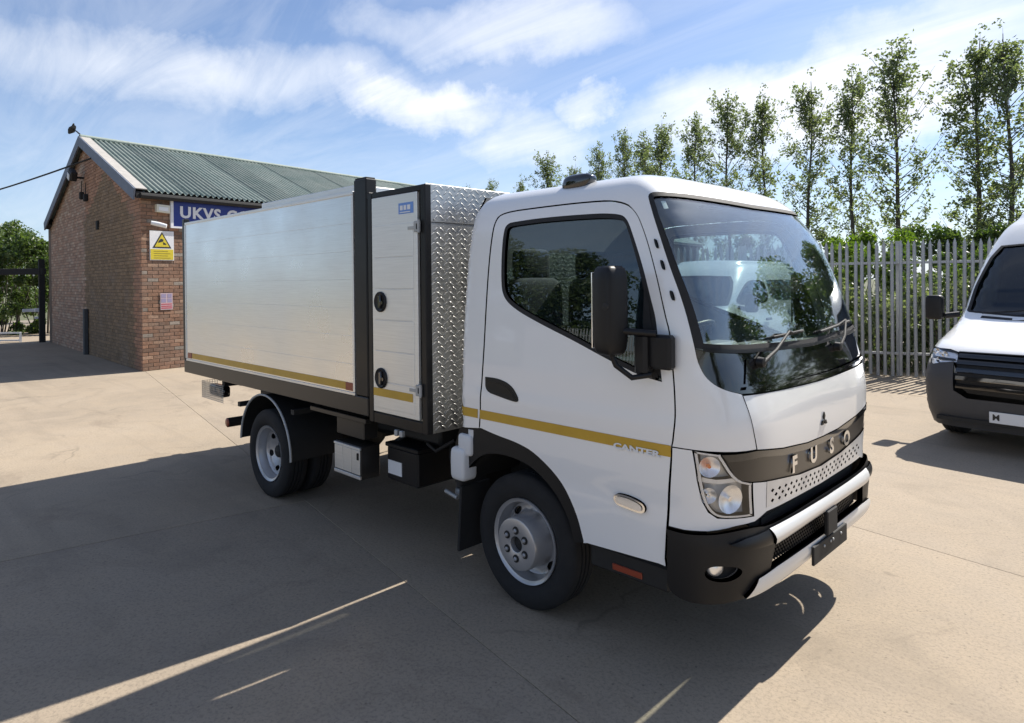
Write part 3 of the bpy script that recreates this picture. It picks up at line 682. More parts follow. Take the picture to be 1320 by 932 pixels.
# seam between corner panels is a real gap: the panels below are separate sheets
for mirrored in (False, True):
    mm = (lambda p: mir(p)) if mirrored else (lambda p: p)
    win = chaikin([(-.6948,2.1177),(-.67,2.17),(-.5878,2.1758),(-.3942,2.1828),(-.0719,2.1788),(.1572,2.1662),(.240,2.146),(.2740,2.0652),(.3112,1.9139),(.3323,1.7503),(.3475,1.6442),(.336,1.373),(.336,1.373),(.2550,1.3903),(.1640,1.4256),(-.1137,1.5286),(-.3292,1.5986),(-.5367,1.674),(-.6442,1.7392),(-.676,1.83)], 3)
    d = panel('door', SC, mm(inset(door_o, .005)), P2, truck, holes=[mm(win)])
    if not mirrored: d['label'] = 'white cab door with amber stripe and dark tinted window'
    seal_in = inset(win, .024)
    panel('window_seal', SC, mm(inset(win, .001)), M['rubber'], d, holes=[mm(seal_in)], off=-.001, thick=.022)
    panel('window_glass', SC, mm(inset(win, .016)), M['tint'], d, off=-.012, thick=.004)
    # quarter-light bar
    panel('quarter_bar', SC, mm([(.285,1.400),(.325,1.388),(.322,1.72),(.305,1.80),(.285,1.64)]), M['rubber'], d, off=.001, thick=.015)
    # handle: dark recess with a pull
    hp = chaikin([(-.769,1.287),(-.769,1.287),(-.66,1.288),(-.56,1.262),(-.505,1.205),(-.497,1.176),(-.53,1.172),(-.65,1.188),(-.765,1.205)], 2)
    h = panel('door_handle', SC, mm(hp), M['plastic'], d, off=.004, thick=.006)
    panel('door_handle', SC, mm(inset(hp, .022)), M['satin'], d, off=.0055, thick=.004)
    # amber tape on the door, in one piece, lettering notch at the front
    st = [(-.817,1.092),(.3425,1.092),(.3425,1.040),(-.819,1.040)]
    panel('amber_stripe', SC, mm(st), M['amber'], d, off=.0025, thick=.001)
    panel('amber_stripe', SC, mm([(-1.0,1.092),(-.834,1.092),(-.836,1.040),(-1.0,1.040)]), M['amber'], truck, off=.0025, thick=.001)
    if not mirrored:
        put_text('model_lettering', 'CANTER', .038, M['label'], d, (.815, -.9905, 1.043), (1, 0, 0), (0, 0, 1), .001, .0014, sx=1.75)
    # side lamp
    lp = chaikin([(.119,.818),(.119,.765),(.19,.756),(.255,.750),(.258,.80),(.19,.822)], 2)
    lam = panel('side_lamp', SC, mm(lp), M['chrome'], d, off=.016, thick=.02)
    panel('lamp_lens', SC, mm(inset(lp, .011)), M['reflector'], d, off=.020, thick=.006)
    panel('lamp_lens', SC, mm(inset(lp, .010)), M['lens'], d, off=.024, thick=.002)
    # pressed line low on the door is left to the surface; hinges on the pillar
    for (a, b) in ((.398,2.005),(.406,1.905),(.4195,1.765)):
        e = mm(chaikin([(a-.003,b+.022),(a+.007,b+.022),(a+.010,b-.022),(a-.0,b-.022)], 2))
        panel('drip_clip', SC, e, M['plastic'], truck, off=.012, thick=.013)
# front lower white panel with headlight cut-outs and the perforated strip
low_r = [(.3475,1.0835),(.4044,1.0835),(.4044,1.0835),(.4177,.9543),(.4321,.863),(.449,.8139),(.4736,.7883),(.5261,.7827),(.5824,.7743),(.5824,.7743),(.575,.929),(.575,.929),(.6866,.8967),(.85,.861),(1.,.8455)]
low_b = [(.3376,.7259),(.3376,.7259),(.3856,.724),(.4495,.7318),(.5264,.7517),(.5855,.752),(.6308,.777),(.6308,.777),(.80,.771),(1.,.7655)]
tl = low_r; lo = tl+[(2-a,b) for a,b in tl[::-1][1:]]+[(2-a,b) for a,b in low_b]+low_b[::-1][1:]
lo = tl+[(2-a,b) for a,b in tl[::-1]]+[(2-a,b) for a,b in low_b]+low_b[::-1]
holes = []
for r_ in range(3):
    for k in range(20):
        a = .655+k*.0356+(.0178 if r_ % 2 else 0)
        if a > 1.35: continue
        u = abs(a-1); zc_ = .812+.030*(u/.35)**1.2+(r_-1)*.0235-.002
        holes.append([(a-.0085,zc_),(a,zc_-.0095),(a+.0085,zc_),(a,zc_+.0095)])
lowp = panel('lower_front_panel', SC, clean(lo, .002), P2, truck, holes=holes, step=.03)
panel('grille_backing', SC, [(.62,.925),(1.38,.925),(1.38,.775),(.62,.775)], M['dark'], truck, off=-.03, thick=.004)
strip = [(.628,.915),(.82,.872),(1.,.857),(1.18,.872),(1.372,.915),(1.372,.795),(1.18,.783),(1.,.779),(.82,.783),(.628,.795)]
panel('perforated_strip', SC, strip, M['silver'], lowp, holes=holes, off=.0015, thick=.002)
# headlights
hl = [(.4065,1.083),(.4065,1.083),(.4787,1.0735),(.4787,1.0735),(.5239,.9566),(.5727,.9288),(.5727,.9288),(.580,.777),(.580,.777),(.5261,.7845),(.4756,.790),(.451,.8155),(.434,.863),(.4197,.9543)]
for mirrored in (False, True):
    mm = (lambda p: mir(p)) if mirrored else (lambda p: p)
    ho = chaikin(hl, 2)
    h = panel('headlight', SC, mm(inset(ho, .002)), M['silver'], truck, off=-.045, thick=.004)
    h['label'] = 'clear headlight with orange indicator bulb above round main lamp'
    # bucket rim
    panel('headlight_bezel', SC, mm(inset(ho, .002)), [M['silver'], M['plastic']], h, holes=[mm(inset(ho, .010))], off=-.004, thick=.045)
    panel('lamp_lens', SC, mm(inset(ho, .003)), M['lens'], h, off=.0, thick=.003)
    # divider between indicator and main lamp
    panel('headlight_bezel', SC, mm([(.418,.968),(.47,.957),(.522,.962),(.532,.945),(.48,.938),(.420,.945)]), M['silver'], h, off=-.012, thick=.03)
    # reflectors: dished bowls
    for (a, b, ra, nm) in ((.452,1.015,.047,'indicator'), (.512,.868,.064,'main_lamp'), (.452,.885,.036,'position_lamp')):
        aa = 2-a if mirrored else a
        c = Vector(SC(aa, b)); hh = 1e-3
        n = (Vector(SC(aa+hh, b))-Vector(SC(aa-hh, b))).cross(Vector(SC(aa, b+hh))-Vector(SC(aa, b-hh))).normalized()
        if n.x < 0: n = -n
        n = (n+Vector((.35, 0, 0))).normalized()
        q = n.to_track_quat('Z', 'Y').to_matrix()
        mb = MB()
        prof = [(ra*t, -.034+.026*t*t) for t in (.12, .3, .5, .7, .85, 1.)]
        mb.lathe((0, 0, 0), prof, 24, 'z')
        mb.v = [tuple(c+q @ Vector(v)) for v in mb.v]
        mb.build(nm, M['reflector'], h, 50)
        mb = MB(); mb.lathe((0, 0, 0), [(.0005, -.008), (ra*.16, -.010), (ra*.2, -.020), (ra*.17, -.042)], 14, 'z'); mb.v = [tuple(c+q @ Vector(v)) for v in mb.v]
        mb.build('bulb', M['orange'] if nm == 'indicator' else M['chrome'], h, 60)
# dark grille with chrome lettering
gt = [(.4807,1.0735),(.5818,1.0735),(.70,1.042),(.863,1.0165),(1.,1.0125)]
gb = [(.5259,.955),(.5747,.932),(.5747,.932),(.6866,.900),(.85,.864),(1.,.849)]
go = gt+[(2-a,b) for a,b in gt[::-1]]+[(2-a,b) for a,b in gb]+gb[::-1]
gr = panel('grille', SC, clean(go, .002), M['grille'], truck, off=-.006)
sub(gr, 'dark bronze grille band with chrome letters')
panel('grille_upper_edge', SC, clean([(.4807,1.0725),(.5818,1.0725),(.70,1.041),(.863,1.0155),(1.,1.0115),(1.137,1.0155),(1.30,1.041),(1.4182,1.0725),(1.5193,1.0725),(1.503,1.04),(1.40,1.04),(1.30,1.010),(1.137,.985),(1.,.980),(.863,.985),(.70,1.010),(.60,1.04),(.497,1.04)], .002), M['gloss_black'], gr, off=.004, thick=.010)
for ch, y in zip('FUSO', (-.375, -.135, .115, .345)):
    s_ = .55; 
    # place on the grille surface at this y
    lo_, hi_ = .3, 1.7
    for _ in range(40):
        md = (lo_+hi_)/2
        if SC(md, .94)[1] < y: lo_ = md
        else: hi_ = md
    p0 = Vector(SC(lo_, .94)); tx = (Vector(SC(lo_+.01, .94))-Vector(SC(lo_-.01, .94))).normalized()
    put_text('chrome_letter', ch, .108, M['chrome'], gr, p0+Vector((.004, 0, 0)), tx, (0, 0, 1), .005, .0045, sx=1.12)
# white front panel (bonnet) with three-pointed diamond emblem
bt = [(.5585,1.3190),(.5585,1.3190),(.64,1.312),(.7382,1.3060),(.87,1.301),(1.,1.2985)]
bb = [(.5838,1.0785),(.5838,1.0785),(.70,1.047),(.863,1.0215),(1.,1.0175)]
bo = bt+[(2-a,b) for a,b in bt[::-1]]+[(2-a,b) for a,b in bb]+bb[::-1]
bon = panel('front_panel', SC, clean(bo, .002), P2, truck, off=.003)
mb = MB()
ec = Vector(SC(1.0, 1.098))+Vector((.004, 0, 0))
for k in range(3):
    a = math.pi/2+k*2*math.pi/3; L = .030
    tip = (math.cos(a)*2*L, math.sin(a)*2*L); sd = (math.cos(a+.5236)*L*1.12, math.sin(a+.5236)*L*1.12); sd2 = (math.cos(a-.5236)*L*1.12, math.sin(a-.5236)*L*1.12)
    rh = [(0.0015*math.cos(a), .0015*math.sin(a)), sd2, tip, sd]
    mb.prism(rh, lambda p, q, h_: ec+Vector((h_, p*.72, q*.72)), (0, .006))
mb.build('emblem', M['satin'], bon)
# screen, black surround and cowl
so = [(.4615,1.535),(.4612,1.5644),(.4537,1.7343),(.4325,1.9142),(.4205,2.0874),(.414,2.20),(.422,2.266),(.5065,2.2725),(.70,2.267),(1.,2.259)]
sof = chaikin(so, 2, closed=False); sob = [(.5,1.527),(.6024,1.510),(.80,1.497),(1.,1.490)]
sc_o = sof+[(2-a,b) for a,b in sof[::-1]]+[(2-a,b) for a,b in sob]+sob[::-1]; sc_o = clean(sc_o, .002)
sc_i = inset(sc_o, .026)
ws = panel('windscreen', SC, inset(sc_o, .012), M['glass'], truck, off=-.006, thick=.005)
ws['label'] = 'large raked windscreen mirroring sky and a white van'
panel('windscreen_seal', SC, sc_o, [M['rubber'], M['inner']], ws, holes=[sc_i], off=.001, thick=.02)
# inspection sticker at the screen's upper corner
panel('sticker', SC, [(.478,2.225),(.498,2.227),(.498,2.185),(.478,2.183)], M['label'], ws, off=-.013, thick=.0005)
co_t = [(.4622,1.529),(.5,1.522),(.6024,1.505),(.80,1.492),(1.,1.485)]
co_b = [(.463,1.4530),(.4765,1.394),(.510,1.354),(.558,1.329),(.64,1.318),(.7382,1.312),(.87,1.306),(1.,1.3035)]
co = co_t+[(2-a,b) for a,b in co_t[::-1]]+[(2-a,b) for a,b in co_b]+co_b[::-1]
cowl = panel('cowl_panel', SC, clean(co, .002), M['gloss_black'], truck, off=-.004)
sub(cowl, 'gloss black panel under the windscreen')
# recessed vent field, ledges
cl = [(.60,1.470),(1.,1.452),(1.46,1.474),(1.45,1.372),(1.2,1.350),(1.,1.346),(.8,1.350),(.575,1.368)]
panel('cowl_vent', SC, cl, M['gloss_black'], cowl, off=.002, thick=.006)
panel('cowl_ledge', SC, [(.57,1.356),(.8,1.338),(1.,1.334),(1.2,1.338),(1.45,1.358),(1.45,1.345),(1.2,1.326),(1.,1.322),(.8,1.326),(.565,1.343)], M['gloss_black'], cowl, off=.012, thick=.016)
tr_ = [(.484,1.536),(.5,1.531),(.60,1.514),(.80,1.501),(1.,1.494)]; tr2 = [(a, b-.015) for a, b in tr_]
panel('cowl_trim', SC, clean(tr_+[(2-a, b) for a, b in tr_[::-1]]+[(2-a, b) for a, b in tr2]+tr2[::-1], .002), M['satin'], cowl, off=.006, thick=.012)
# wipers: arm and blade each
for (a0_, b0_, a1_, b1_, bl) in ((.640,1.452,.815,1.575,((.735,1.553),(.945,1.565))), (1.215,1.452,1.335,1.590,((1.10,1.545),(1.40,1.575)))):
    wp = MB(); p0 = Vector(SC(a0_, b0_))+Vector((.03, 0, 0)); p1 = Vector(SC(a1_, b1_))+Vector((.035, 0, .0)); mid = p0.lerp(p1, .4)+Vector((.012, 0, 0))
    wp.tube([p0, mid, p1], [.010, .008, .006], 8)
    wpo = wp.build('wiper_arm', M['chassis'], truck, 60)
    w2 = MB(); w2.lathe(p0-Vector((.025, 0, .0)), [(.0005, .034), (.022, .030), (.026, .0)], 14, 'x'); w2.build('wiper_pivot', M['plastic'], wpo, 50)
    w3 = MB(); q0 = Vector(SC(*bl[0]))+Vector((.016, 0, 0)); q1 = Vector(SC(*bl[1]))+Vector((.016, 0, 0)); qs = [Vector(SC(bl[0][0]+(bl[1][0]-bl[0][0])*t/8, bl[0][1]+(bl[1][1]-bl[0][1])*t/8))+Vector((.013, 0, 0)) for t in range(9)]
    w3.tube(qs, .008, 6); w3.tube([p1, qs[5]], .007, 6); w3.build('wiper_blade', M['rubber'], wpo, 60)
# bumper: its own surface
BUM = [(.20,.20,1.235,.985,.7,7),(.38,.38,1.280,.998,.7,7),(.55,.55,1.303,1.0,.7,7),(.66,.66,1.310,1.0,.7,7),(.72,.72,1.300,.998,.7,7),(.80,.80,1.29,.995,.7,7)]
SB = make_surface(BUM)
bt_ = [(.332,.716),(.332,.716),(.383,.713),(.445,.724),(.519,.742),(.578,.738),(.64,.712),(1.,.712)]
bb_ = [(.332,.52),(.334,.47),(.350,.435),(.395,.414),(.469,.424),(.547,.438),(.72,.425),(1.,.420)]
ho_ = [(.655,.640),(.655,.640),(1.,.634),(1.345,.640),(1.345,.640),(1.362,.517),(1.362,.517),(1.,.512),(.638,.517),(.638,.517)]
fog = chaikin([(.434,.560),(.455,.598),(.52,.592),(.542,.556),(.505,.524),(.45,.528)], 2)
bmp = panel('bumper', SB, clean(chaikin(bt_, 2, False)+[(2-a,b) for a,b in chaikin(bt_, 2, False)[::-1]]+[(2-a,b) for a,b in chaikin(bb_, 2, False)]+chaikin(bb_, 2, False)[::-1], .002), M['plastic'], truck, holes=[ho_, fog, mir(fog)], thick=.03)
bmp['label'] = 'black bumper with silver crossbar, lower lip and fog lamps'
bar = [(.625,.708),(.80,.703),(1.,.701),(1.2,.703),(1.375,.708),(1.36,.636),(1.2,.642),(1.,.640),(.8,.642),(.64,.636)]
def puff(S_, vc, hv, amt):
    return lambda s, v: (lambda p: (p[0]+amt*max(0, 1-((v-vc)/hv)**2), p[1], p[2]))(S_(s, v))
panel('bumper_crossbar', puff(SB, .670, .045, .022), bar, M['silver'], bmp, off=.006, thick=.02, step=.012)
for mirrored in (False, True):
    mm = (lambda p: mir(p)) if mirrored else (lambda p: p)
    panel('bumper_crossbar_end', puff(SB, .675, .05, .014), mm([(.495,.692),(.541,.706),(.621,.708),(.634,.640),(.58,.652),(.53,.668)]), M['satin'], bmp, off=.003, thick=.01, step=.012)
    panel('fog_recess', SB, mm(inset(fog, -.006)), M['rubber'], bmp, off=-.045, thick=.004)
    c = Vector(SB(1.528 if mirrored else .472, .578)); n = Vector((.8, .55 if mirrored else -.55, .0)).normalized(); q = n.to_track_quat('Z', 'Y').to_matrix()
    mb = MB(); mb.lathe((0, 0, 0), [(.0005, -.006), (.026, -.010), (.036, -.018), (.038, -.035)], 20, 'z'); mb.v = [tuple(c-n*.006+q @ Vector(v)) for v in mb.v]; mb.build('fog_lamp', M['reflector'], bmp, 50)
lip_t = [(.585,.508),(.66,.514),(1.,.508),(1.34,.514),(1.415,.508)]; lip_b = [(1.455,.442),(1.28,.432),(1.,.428),(.72,.432),(.545,.442)]
panel('bumper_lip', puff(SB, .47, .05, .014), lip_t+lip_b, M['silver'], bmp, off=.006, thick=.02, step=.015)
# lower mesh: a real honeycomb-like grid of bars behind the opening
mb = MB()
yy = -.60
while yy < .6:
    z = .52; r_ = 0
    while z < .64:
        y0 = yy+(.0125 if r_ % 2 else 0); xx = 1.272-.02*abs(y0/.6)**4
        mb.box((xx, y0, z+.008), (.012, .013, .010)); mb.box((xx, y0+.0125, z+.002), (.008, .008, .014)); z += .016; r_ += 1
    yy += .025
g2 = mb.build('lower_mesh', M['plastic'], bmp); g2['kind'] = 'stuff'
panel('mesh_backing', SB, [(.63,.645),(1.37,.645),(1.37,.505),(.63,.505)], M['dark'], bmp, off=-.06, thick=.004)
# tow cover and blank number plate holder
mb = MB(); mb.box((1.330, .022, .575), (.022, .135, .125), .005); mb.build('tow_cover', M['chassis'], bmp)
mb = MB(); mb.box((1.322, .030, .450), (.014, .47, .094), .003); pl = mb.build('number_plate_holder', M['chassis'], bmp)
mb = MB()
for y in (-.07, .02, .055, .17): mb.lathe((1.329, y, .468), [(.0005, .006), (.007, .004), (.008, 0)], 8, 'x')
mb.build('rivet', M['galv'], bmp)
# dark slot between bumper and lower panel
panel('bumper_slot', SC, [(.60,.80),(1.,.79),(1.4,.80),(1.4,.66),(.60,.66)], M['chassis'], truck, off=-.05, thick=.004)
mb = MB(); mb.box((1.18, 0, .70), (.12, 1.2, .05)); mb.box((1.0, 0, .60), (.14, 1.6, .16)); mb.build('front_crossmember', M['chassis'], truck)
# rear wall of the cab with its window
zr = [.955+(2.36-.955)*i/20 for i in range(21)]
rear_o = [(-(SC.w(v)-.058), v) for v in zr]+[((SC.w(v)-.058), v) for v in zr[::-1]]
rw = chaikin([(-.62,1.52),(-.62,2.03),(.62,2.03),(.62,1.52)], 3)
panel('cab_rear_wall', lambda a, b: (-.459, a, b), rear_o, P2, truck, holes=[rw], center=(0, 0, 1.5), step=.08)
panel('rear_window', lambda a, b: (-.455, a, b), inset(rw, -.01), M['glass'], truck, center=(0, 0, 1.5), step=.2, thick=.004)
# cab floor, dash, seats, wheel
mb = MB(); mb.box((.30, 0, .975), (1.46, 1.84, .05)); mb.build('cab_floor', M['chassis'], truck)
mb = MB(); mb.box((1.0, 0, 1.28), (.20, 1.78, .34), .03); mb.box((1.05, 0, 1.42), (.26, 1.74, .10), .04); mb.box((.90, -.42, 1.44), (.20, .42, .14), .05); mb.box((.86, .1, 1.36), (.16, .34, .22), .04)
mb.build('dashboard', M['dash'], truck, 40)
def soft_box(c, d, r, n=4, e=.35):
    # rounded cushion
    vs_ = []; fs = []; N_ = 10
    for i in range(N_+1):
        th = -math.pi/2+math.pi*i/N_
        for j in range(2*N_):
            ph = math.pi*j/N_; f = lambda t: math.copysign(abs(t)**e, t)
            vs_.append((c[0]+d[0]/2*f(math.cos(th))*f(math.cos(ph)), c[1]+d[1]/2*f(math.cos(th))*f(math.sin(ph)), c[2]+d[2]/2*f(math.sin(th))))
    for i in range(N_):
        for j in range(2*N_):
            j2 = (j+1) % (2*N_); fs.append((i*2*N_+j, i*2*N_+j2, (i+1)*2*N_+j2, (i+1)*2*N_+j))
    return vs_, fs
for y in (-.50, .12, .56):
    mb = MB(); mb.add(*soft_box((-.02, y, 1.22), (.50, .46, .16), .05)); so_ = mb.build('seat', M['seat'], truck, 60)
    mb = MB(); mb.add(*soft_box((-.28, y, 1.55), (.14, .46, .62), .05)); mb.build('seat_back', M['seat'], so_, 60)
    mb = MB(); mb.add(*soft_box((-.30, y, 1.94), (.10, .28, .20), .05)); mb.build('head_rest', M['seat'], so_, 60)
cst = Vector((.72, -.45, 1.50)); ax = Vector((-.55, 0, .83)).normalized(); e1 = Vector((0, 1, 0)); e2 = ax.cross(e1)
mb = MB(); mb.tube([cst+.21*(math.cos(t*math.pi/16)*e1+math.sin(t*math.pi/16)*e2) for t in range(32)], .015, 8, closed=True); st_ = mb.build('steering_wheel', M['plastic'], truck, 60)
mb = MB(); mb.tube([cst+.2*e1, cst-.02*ax, cst-.2*e1], .014, 6); mb.tube([cst-.02*ax, cst-.2*e2], .014, 6); mb.tube([cst, cst-.35*ax], .03, 8); mb.build('steering_column', M['plastic'], st_, 60)
# marker lamp on the roof edge
for sy in (-1, 1):
    mb = MB(); vs_, fs = soft_box((.295, sy*.745, 2.372), (.20, .11, .092), .03, e=.62)
    vs_ = [(x+.25*(z-2.375), y, z) for x, y, z in vs_]; mb.add(vs_, fs); mb.build('roof_marker_lamp', M['gloss_black'], truck, 60)
# mirrors
for sy in (-1, 1):
    q = Matrix.Rotation(sy*R(10), 3, 'Z')
    mb = MB(); vs_, fs = soft_box((0, 0, 0), (.12, .135, .41), .05); vs_ = [(p[0]*(1+.12*p[2]), p[1], p[2]) for p in vs_]
    mb.add([Vector((.775, sy*1.125, 1.70))+q @ Vector(p) for p in vs_], fs); mo = mb.build('mirror', M['plastic'], truck, 60)
    mb = MB(); mb.box(Vector((.775, sy*1.125, 1.70))+q @ Vector((-.071, 0, 0)), (.006, .10, .35), .002, q); mb.build('mirror_glass', M['chrome'], mo)
    mb = MB(); mb.box((.965, sy*1.000, 1.512), (.12, .055, .155), .012); mb.box((.885, sy*1.02, 1.50), (.07, .08, .19), .015); mb.build('mirror_mount', M['plastic'], mo)
    mb = MB(); mb.tube([(.95, sy*1.02, 1.595), (.84, sy*1.09, 1.605), (.79, sy*1.13, 1.61)], .016, 8); mb.tube([(.93, sy*1.03, 1.41), (.86, sy*1.08, 1.395), (.80, sy*1.12, 1.45), (.765, sy*1.135, 1.545), (.765, sy*1.135, 1.62)], .013, 8); mb.build('mirror_arm', M['plastic'], mo, 60)
    mb = MB(); mb.lathe((.80, sy*1.1935, 1.72), [(.0005, .008), (.016, .006), (.018, 0)], 12, 'y', flip=sy); mb.build('mirror_cap_screw', M['chassis'], mo)
# ---- wheels
def tyre_prof(w, r, rr_):
    h = w/2
    return [(rr_, -h*.62), (rr_+.012, -h*.80), (rr_+.05, -h*.98), (rr_+.085, -h*1.0), (r-.045, -h*.97), (r-.02, -h*.90), (r-.006, -h*.80), (r, -h*.68),
            (r, -h*.36), (r-.010, -h*.34), (r-.010, -h*.27), (r, -h*.25), (r, -.006), (r-.010, -.004), (r-.010, .004), (r, .006), (r, h*.25), (r-.010, h*.27), (r-.010, h*.34), (r, h*.36),
            (r, h*.68), (r-.006, h*.80), (r-.02, h*.90), (r-.045, h*.97), (rr_+.085, h*1.0), (rr_+.05, h*.98), (rr_+.012, h*.80), (rr_, h*.62)]
TR, TW = .3755, .205
def tread_blocks(mb, c, out):
    for k in range(56):
        a = 2*math.pi*k/56
        for s in (-1, 1):
            p = Vector((c[0]+math.cos(a)*(TR-.004), c[1]+s*TW*.40, c[2]+math.sin(a)*(TR-.004)))
            mb.box(p, (.012, TW*.14, .026), 0, Matrix.Rotation(-a, 3, 'Y'))
def wheel(cx, y_out, sy, rear=False):
    """sy=-1: outer side faces -y. y_out is the y of the tyre's outer sidewall."""
    cy = y_out-sy*TW/2; c = Vector((cx, cy, TR-.003))
    mb = MB(); mb.lathe(c, tyre_prof(TW, TR, .232), 72, 'y'); w = empty('wheel', (0, 0, 0)); w.parent = truck
    ty = mb.build('tyre', M['tyre'], w, 35)
    yo = sy*(TW/2-.018)                                  # flange plane
    f = lambda y: y*sy
    mb = MB(); mb.lathe(c, [(.222, f(-.08)), (.236, f(-.085)), (.238, f(-.07)), (.214, f(-.055)), (.200, f(-.02)), (.200, f(.03)), (.213, f(.062)), (.217, f(.078)), (.231, f(.083)), (.2375, f(.089)), (.239, f(.082)), (.232, f(.075))], 64, 'y')
    rim = mb.build('rim', M['wheel'], w, 40)
    depth = -.055 if rear else .03                       # hub face offset outwards
    def prof(r_):
        if rear:
            pts = [(.0, -.048), (.085, -.048), (.105, -.046), (.135, -.03), (.165, -.012), (.19, -.006), (.201, .01)]
        else:
            pts = [(.0, .150), (.140, .150), (.1515, .008), (.165, .001), (.186, .0), (.201, .012)]
        for (a, ya), (b, yb) in zip(pts, pts[1:]):
            if r_ <= b: return ya+(yb-ya)*(r_-a)/(b-a)
        return pts[-1][1]
    SW = lambda a, b: (c.x+a, c.y+sy*prof(math.hypot(a, b)), c.z+b)
    circ = lambda rr_, n=60, ox=0, oz=0: [(ox+rr_*math.cos(2*math.pi*k/n), oz+rr_*math.sin(2*math.pi*k/n)) for k in range(n)]
    hh = []
    hr, n_h = (.160, 6) if rear else (.178, 6)
    for k in range(n_h):
        a = 2*math.pi*(k+.25)/n_h
        e = []
        for t in range(16):
            u = (.030 if rear else .036)*math.cos(2*math.pi*t/16); v = (.021 if rear else .0185)*math.sin(2*math.pi*t/16)
            e.append(((hr+v)*math.cos(a)-u*math.sin(a), (hr+v)*math.sin(a)+u*math.cos(a)))
        hh.append(e)
    bore = circ(.034 if rear else .044, 24)
    disc = panel('wheel_disc', SW, circ(.2005), M['wheel'], w, holes=hh+[bore if rear else circ(.1525, 48)], thick=.008, step=.014, center=(c.x, c.y-sy*1., c.z))
    if not rear:
        mb = MB(); mb.lathe(c, [(.044, f(.10)), (.044, f(.148)), (.047, f(.150)), (.134, f(.150)), (.142, f(.147)), (.146, f(.139)), (.147, f(.128)), (.150, f(.03)), (.153, f(.010)), (.158, f(.003))], 56, 'y'); mb.build('hub_face', M['wheel'], w, 40)
    for k in range(6):
        a = 2*math.pi*(k+.5)/6; p = c+Vector((.078*math.cos(a), sy*(prof(.078)+.0005), .078*math.sin(a)))
        mb = MB(); mb.lathe(p, [(.0225, .001), (.0215, .0035), (.0005, .0035)], 18, 'y', flip=sy); mb.build('nut_seat', M['chassis'], w, 60)
    for k in range(6):
        a = 2*math.pi*(k+.5)/6; p = c+Vector((.078*math.cos(a), sy*(prof(.078)), .078*math.sin(a)))
        mb = MB(); mb.lathe(p, [(.0115, .003), (.0115, .011), (.009, .014), (.007, .014), (.007, .019), (.0005, .019)], 6, 'y', flip=sy); mb.build('wheel_nut', M['galv'] if rear else M['wheel'], w)
    mb = MB()
    if rear: mb.lathe(c, [(.0005, f(.012)), (.040, f(.010)), (.052, f(.0)), (.055, f(-.05))], 28, 'y')
    else: mb.lathe(c, [(.0005, f(.128)), (.030, f(.126)), (.044, f(.118))], 28, 'y')
    mb.lathe(c, [(.0005, f(-.02)), (.20, f(-.03))], 32, 'y') if not rear else mb.lathe(c, [(.0005, f(-.062)), (.20, f(-.06))], 32, 'y')
    mb.build('hub', M['chassis'], w, 50)
    return w
WB = 2.951
for sy in (-1, 1):
    wheel(0, sy*.921, sy); wheel(-WB, sy*1.028, sy, True); wheel(-WB, sy*.79, sy, True)
mb = MB(); mb.tube([(0, -.85, TR), (0, .85, TR)], .05, 12); mb.build('axle', M['chassis'], truck, 50)
mb = MB(); mb.tube([(-WB, -.9, TR), (-WB, .9, TR)], .065, 12); mb.lathe((-WB, 0, TR), [(.0005, -.16), (.10, -.13), (.15, -.05), (.15, .05), (.10, .13), (.0005, .16)], 20, 'y'); mb.build('axle', M['chassis'], truck, 50)
mb = MB()
for sy in (-1, 1): mb.box((-1.75, sy*.36, .70), (5.4, .06, .19))
for x in (-4.2, -3.4, -2.4, -1.4, -.5): mb.box((x, 0, .70), (.08, .70, .14))
mb.build('chassis_rail', M['chassis'], truck)
for sy in (-1, 1):
    mb = MB(); mb.tube([(-WB-.6, sy*.46, .60), (-WB, sy*.46, .48), (-WB+.6, sy*.46, .60)], .035, 6); mb.tube([(-.5, sy*.42, .55), (0, sy*.42, .44), (.5, sy*.42, .55)], .03, 6)
    mb.build('leaf_spring', M['chassis'], truck)
mb = MB(); mb.tube([(-WB, 0, .45), (-1.5, 0, .52), (-.4, 0, .62)], .045, 10); mb.box((.15, 0, .70), (1.5, .97, .52), .05); mb.build('driveline', M['chassis'], truck)  # engine block widened to stop sun leaking through between the wheel arches
mb = MB(); mb.box((-1.55, .74, .60), (1.70, .46, .50), .06); mb.build('tank_light_blocker', M['chassis'], truck)  # unseen far-side tank, added to block light slivers under the bed
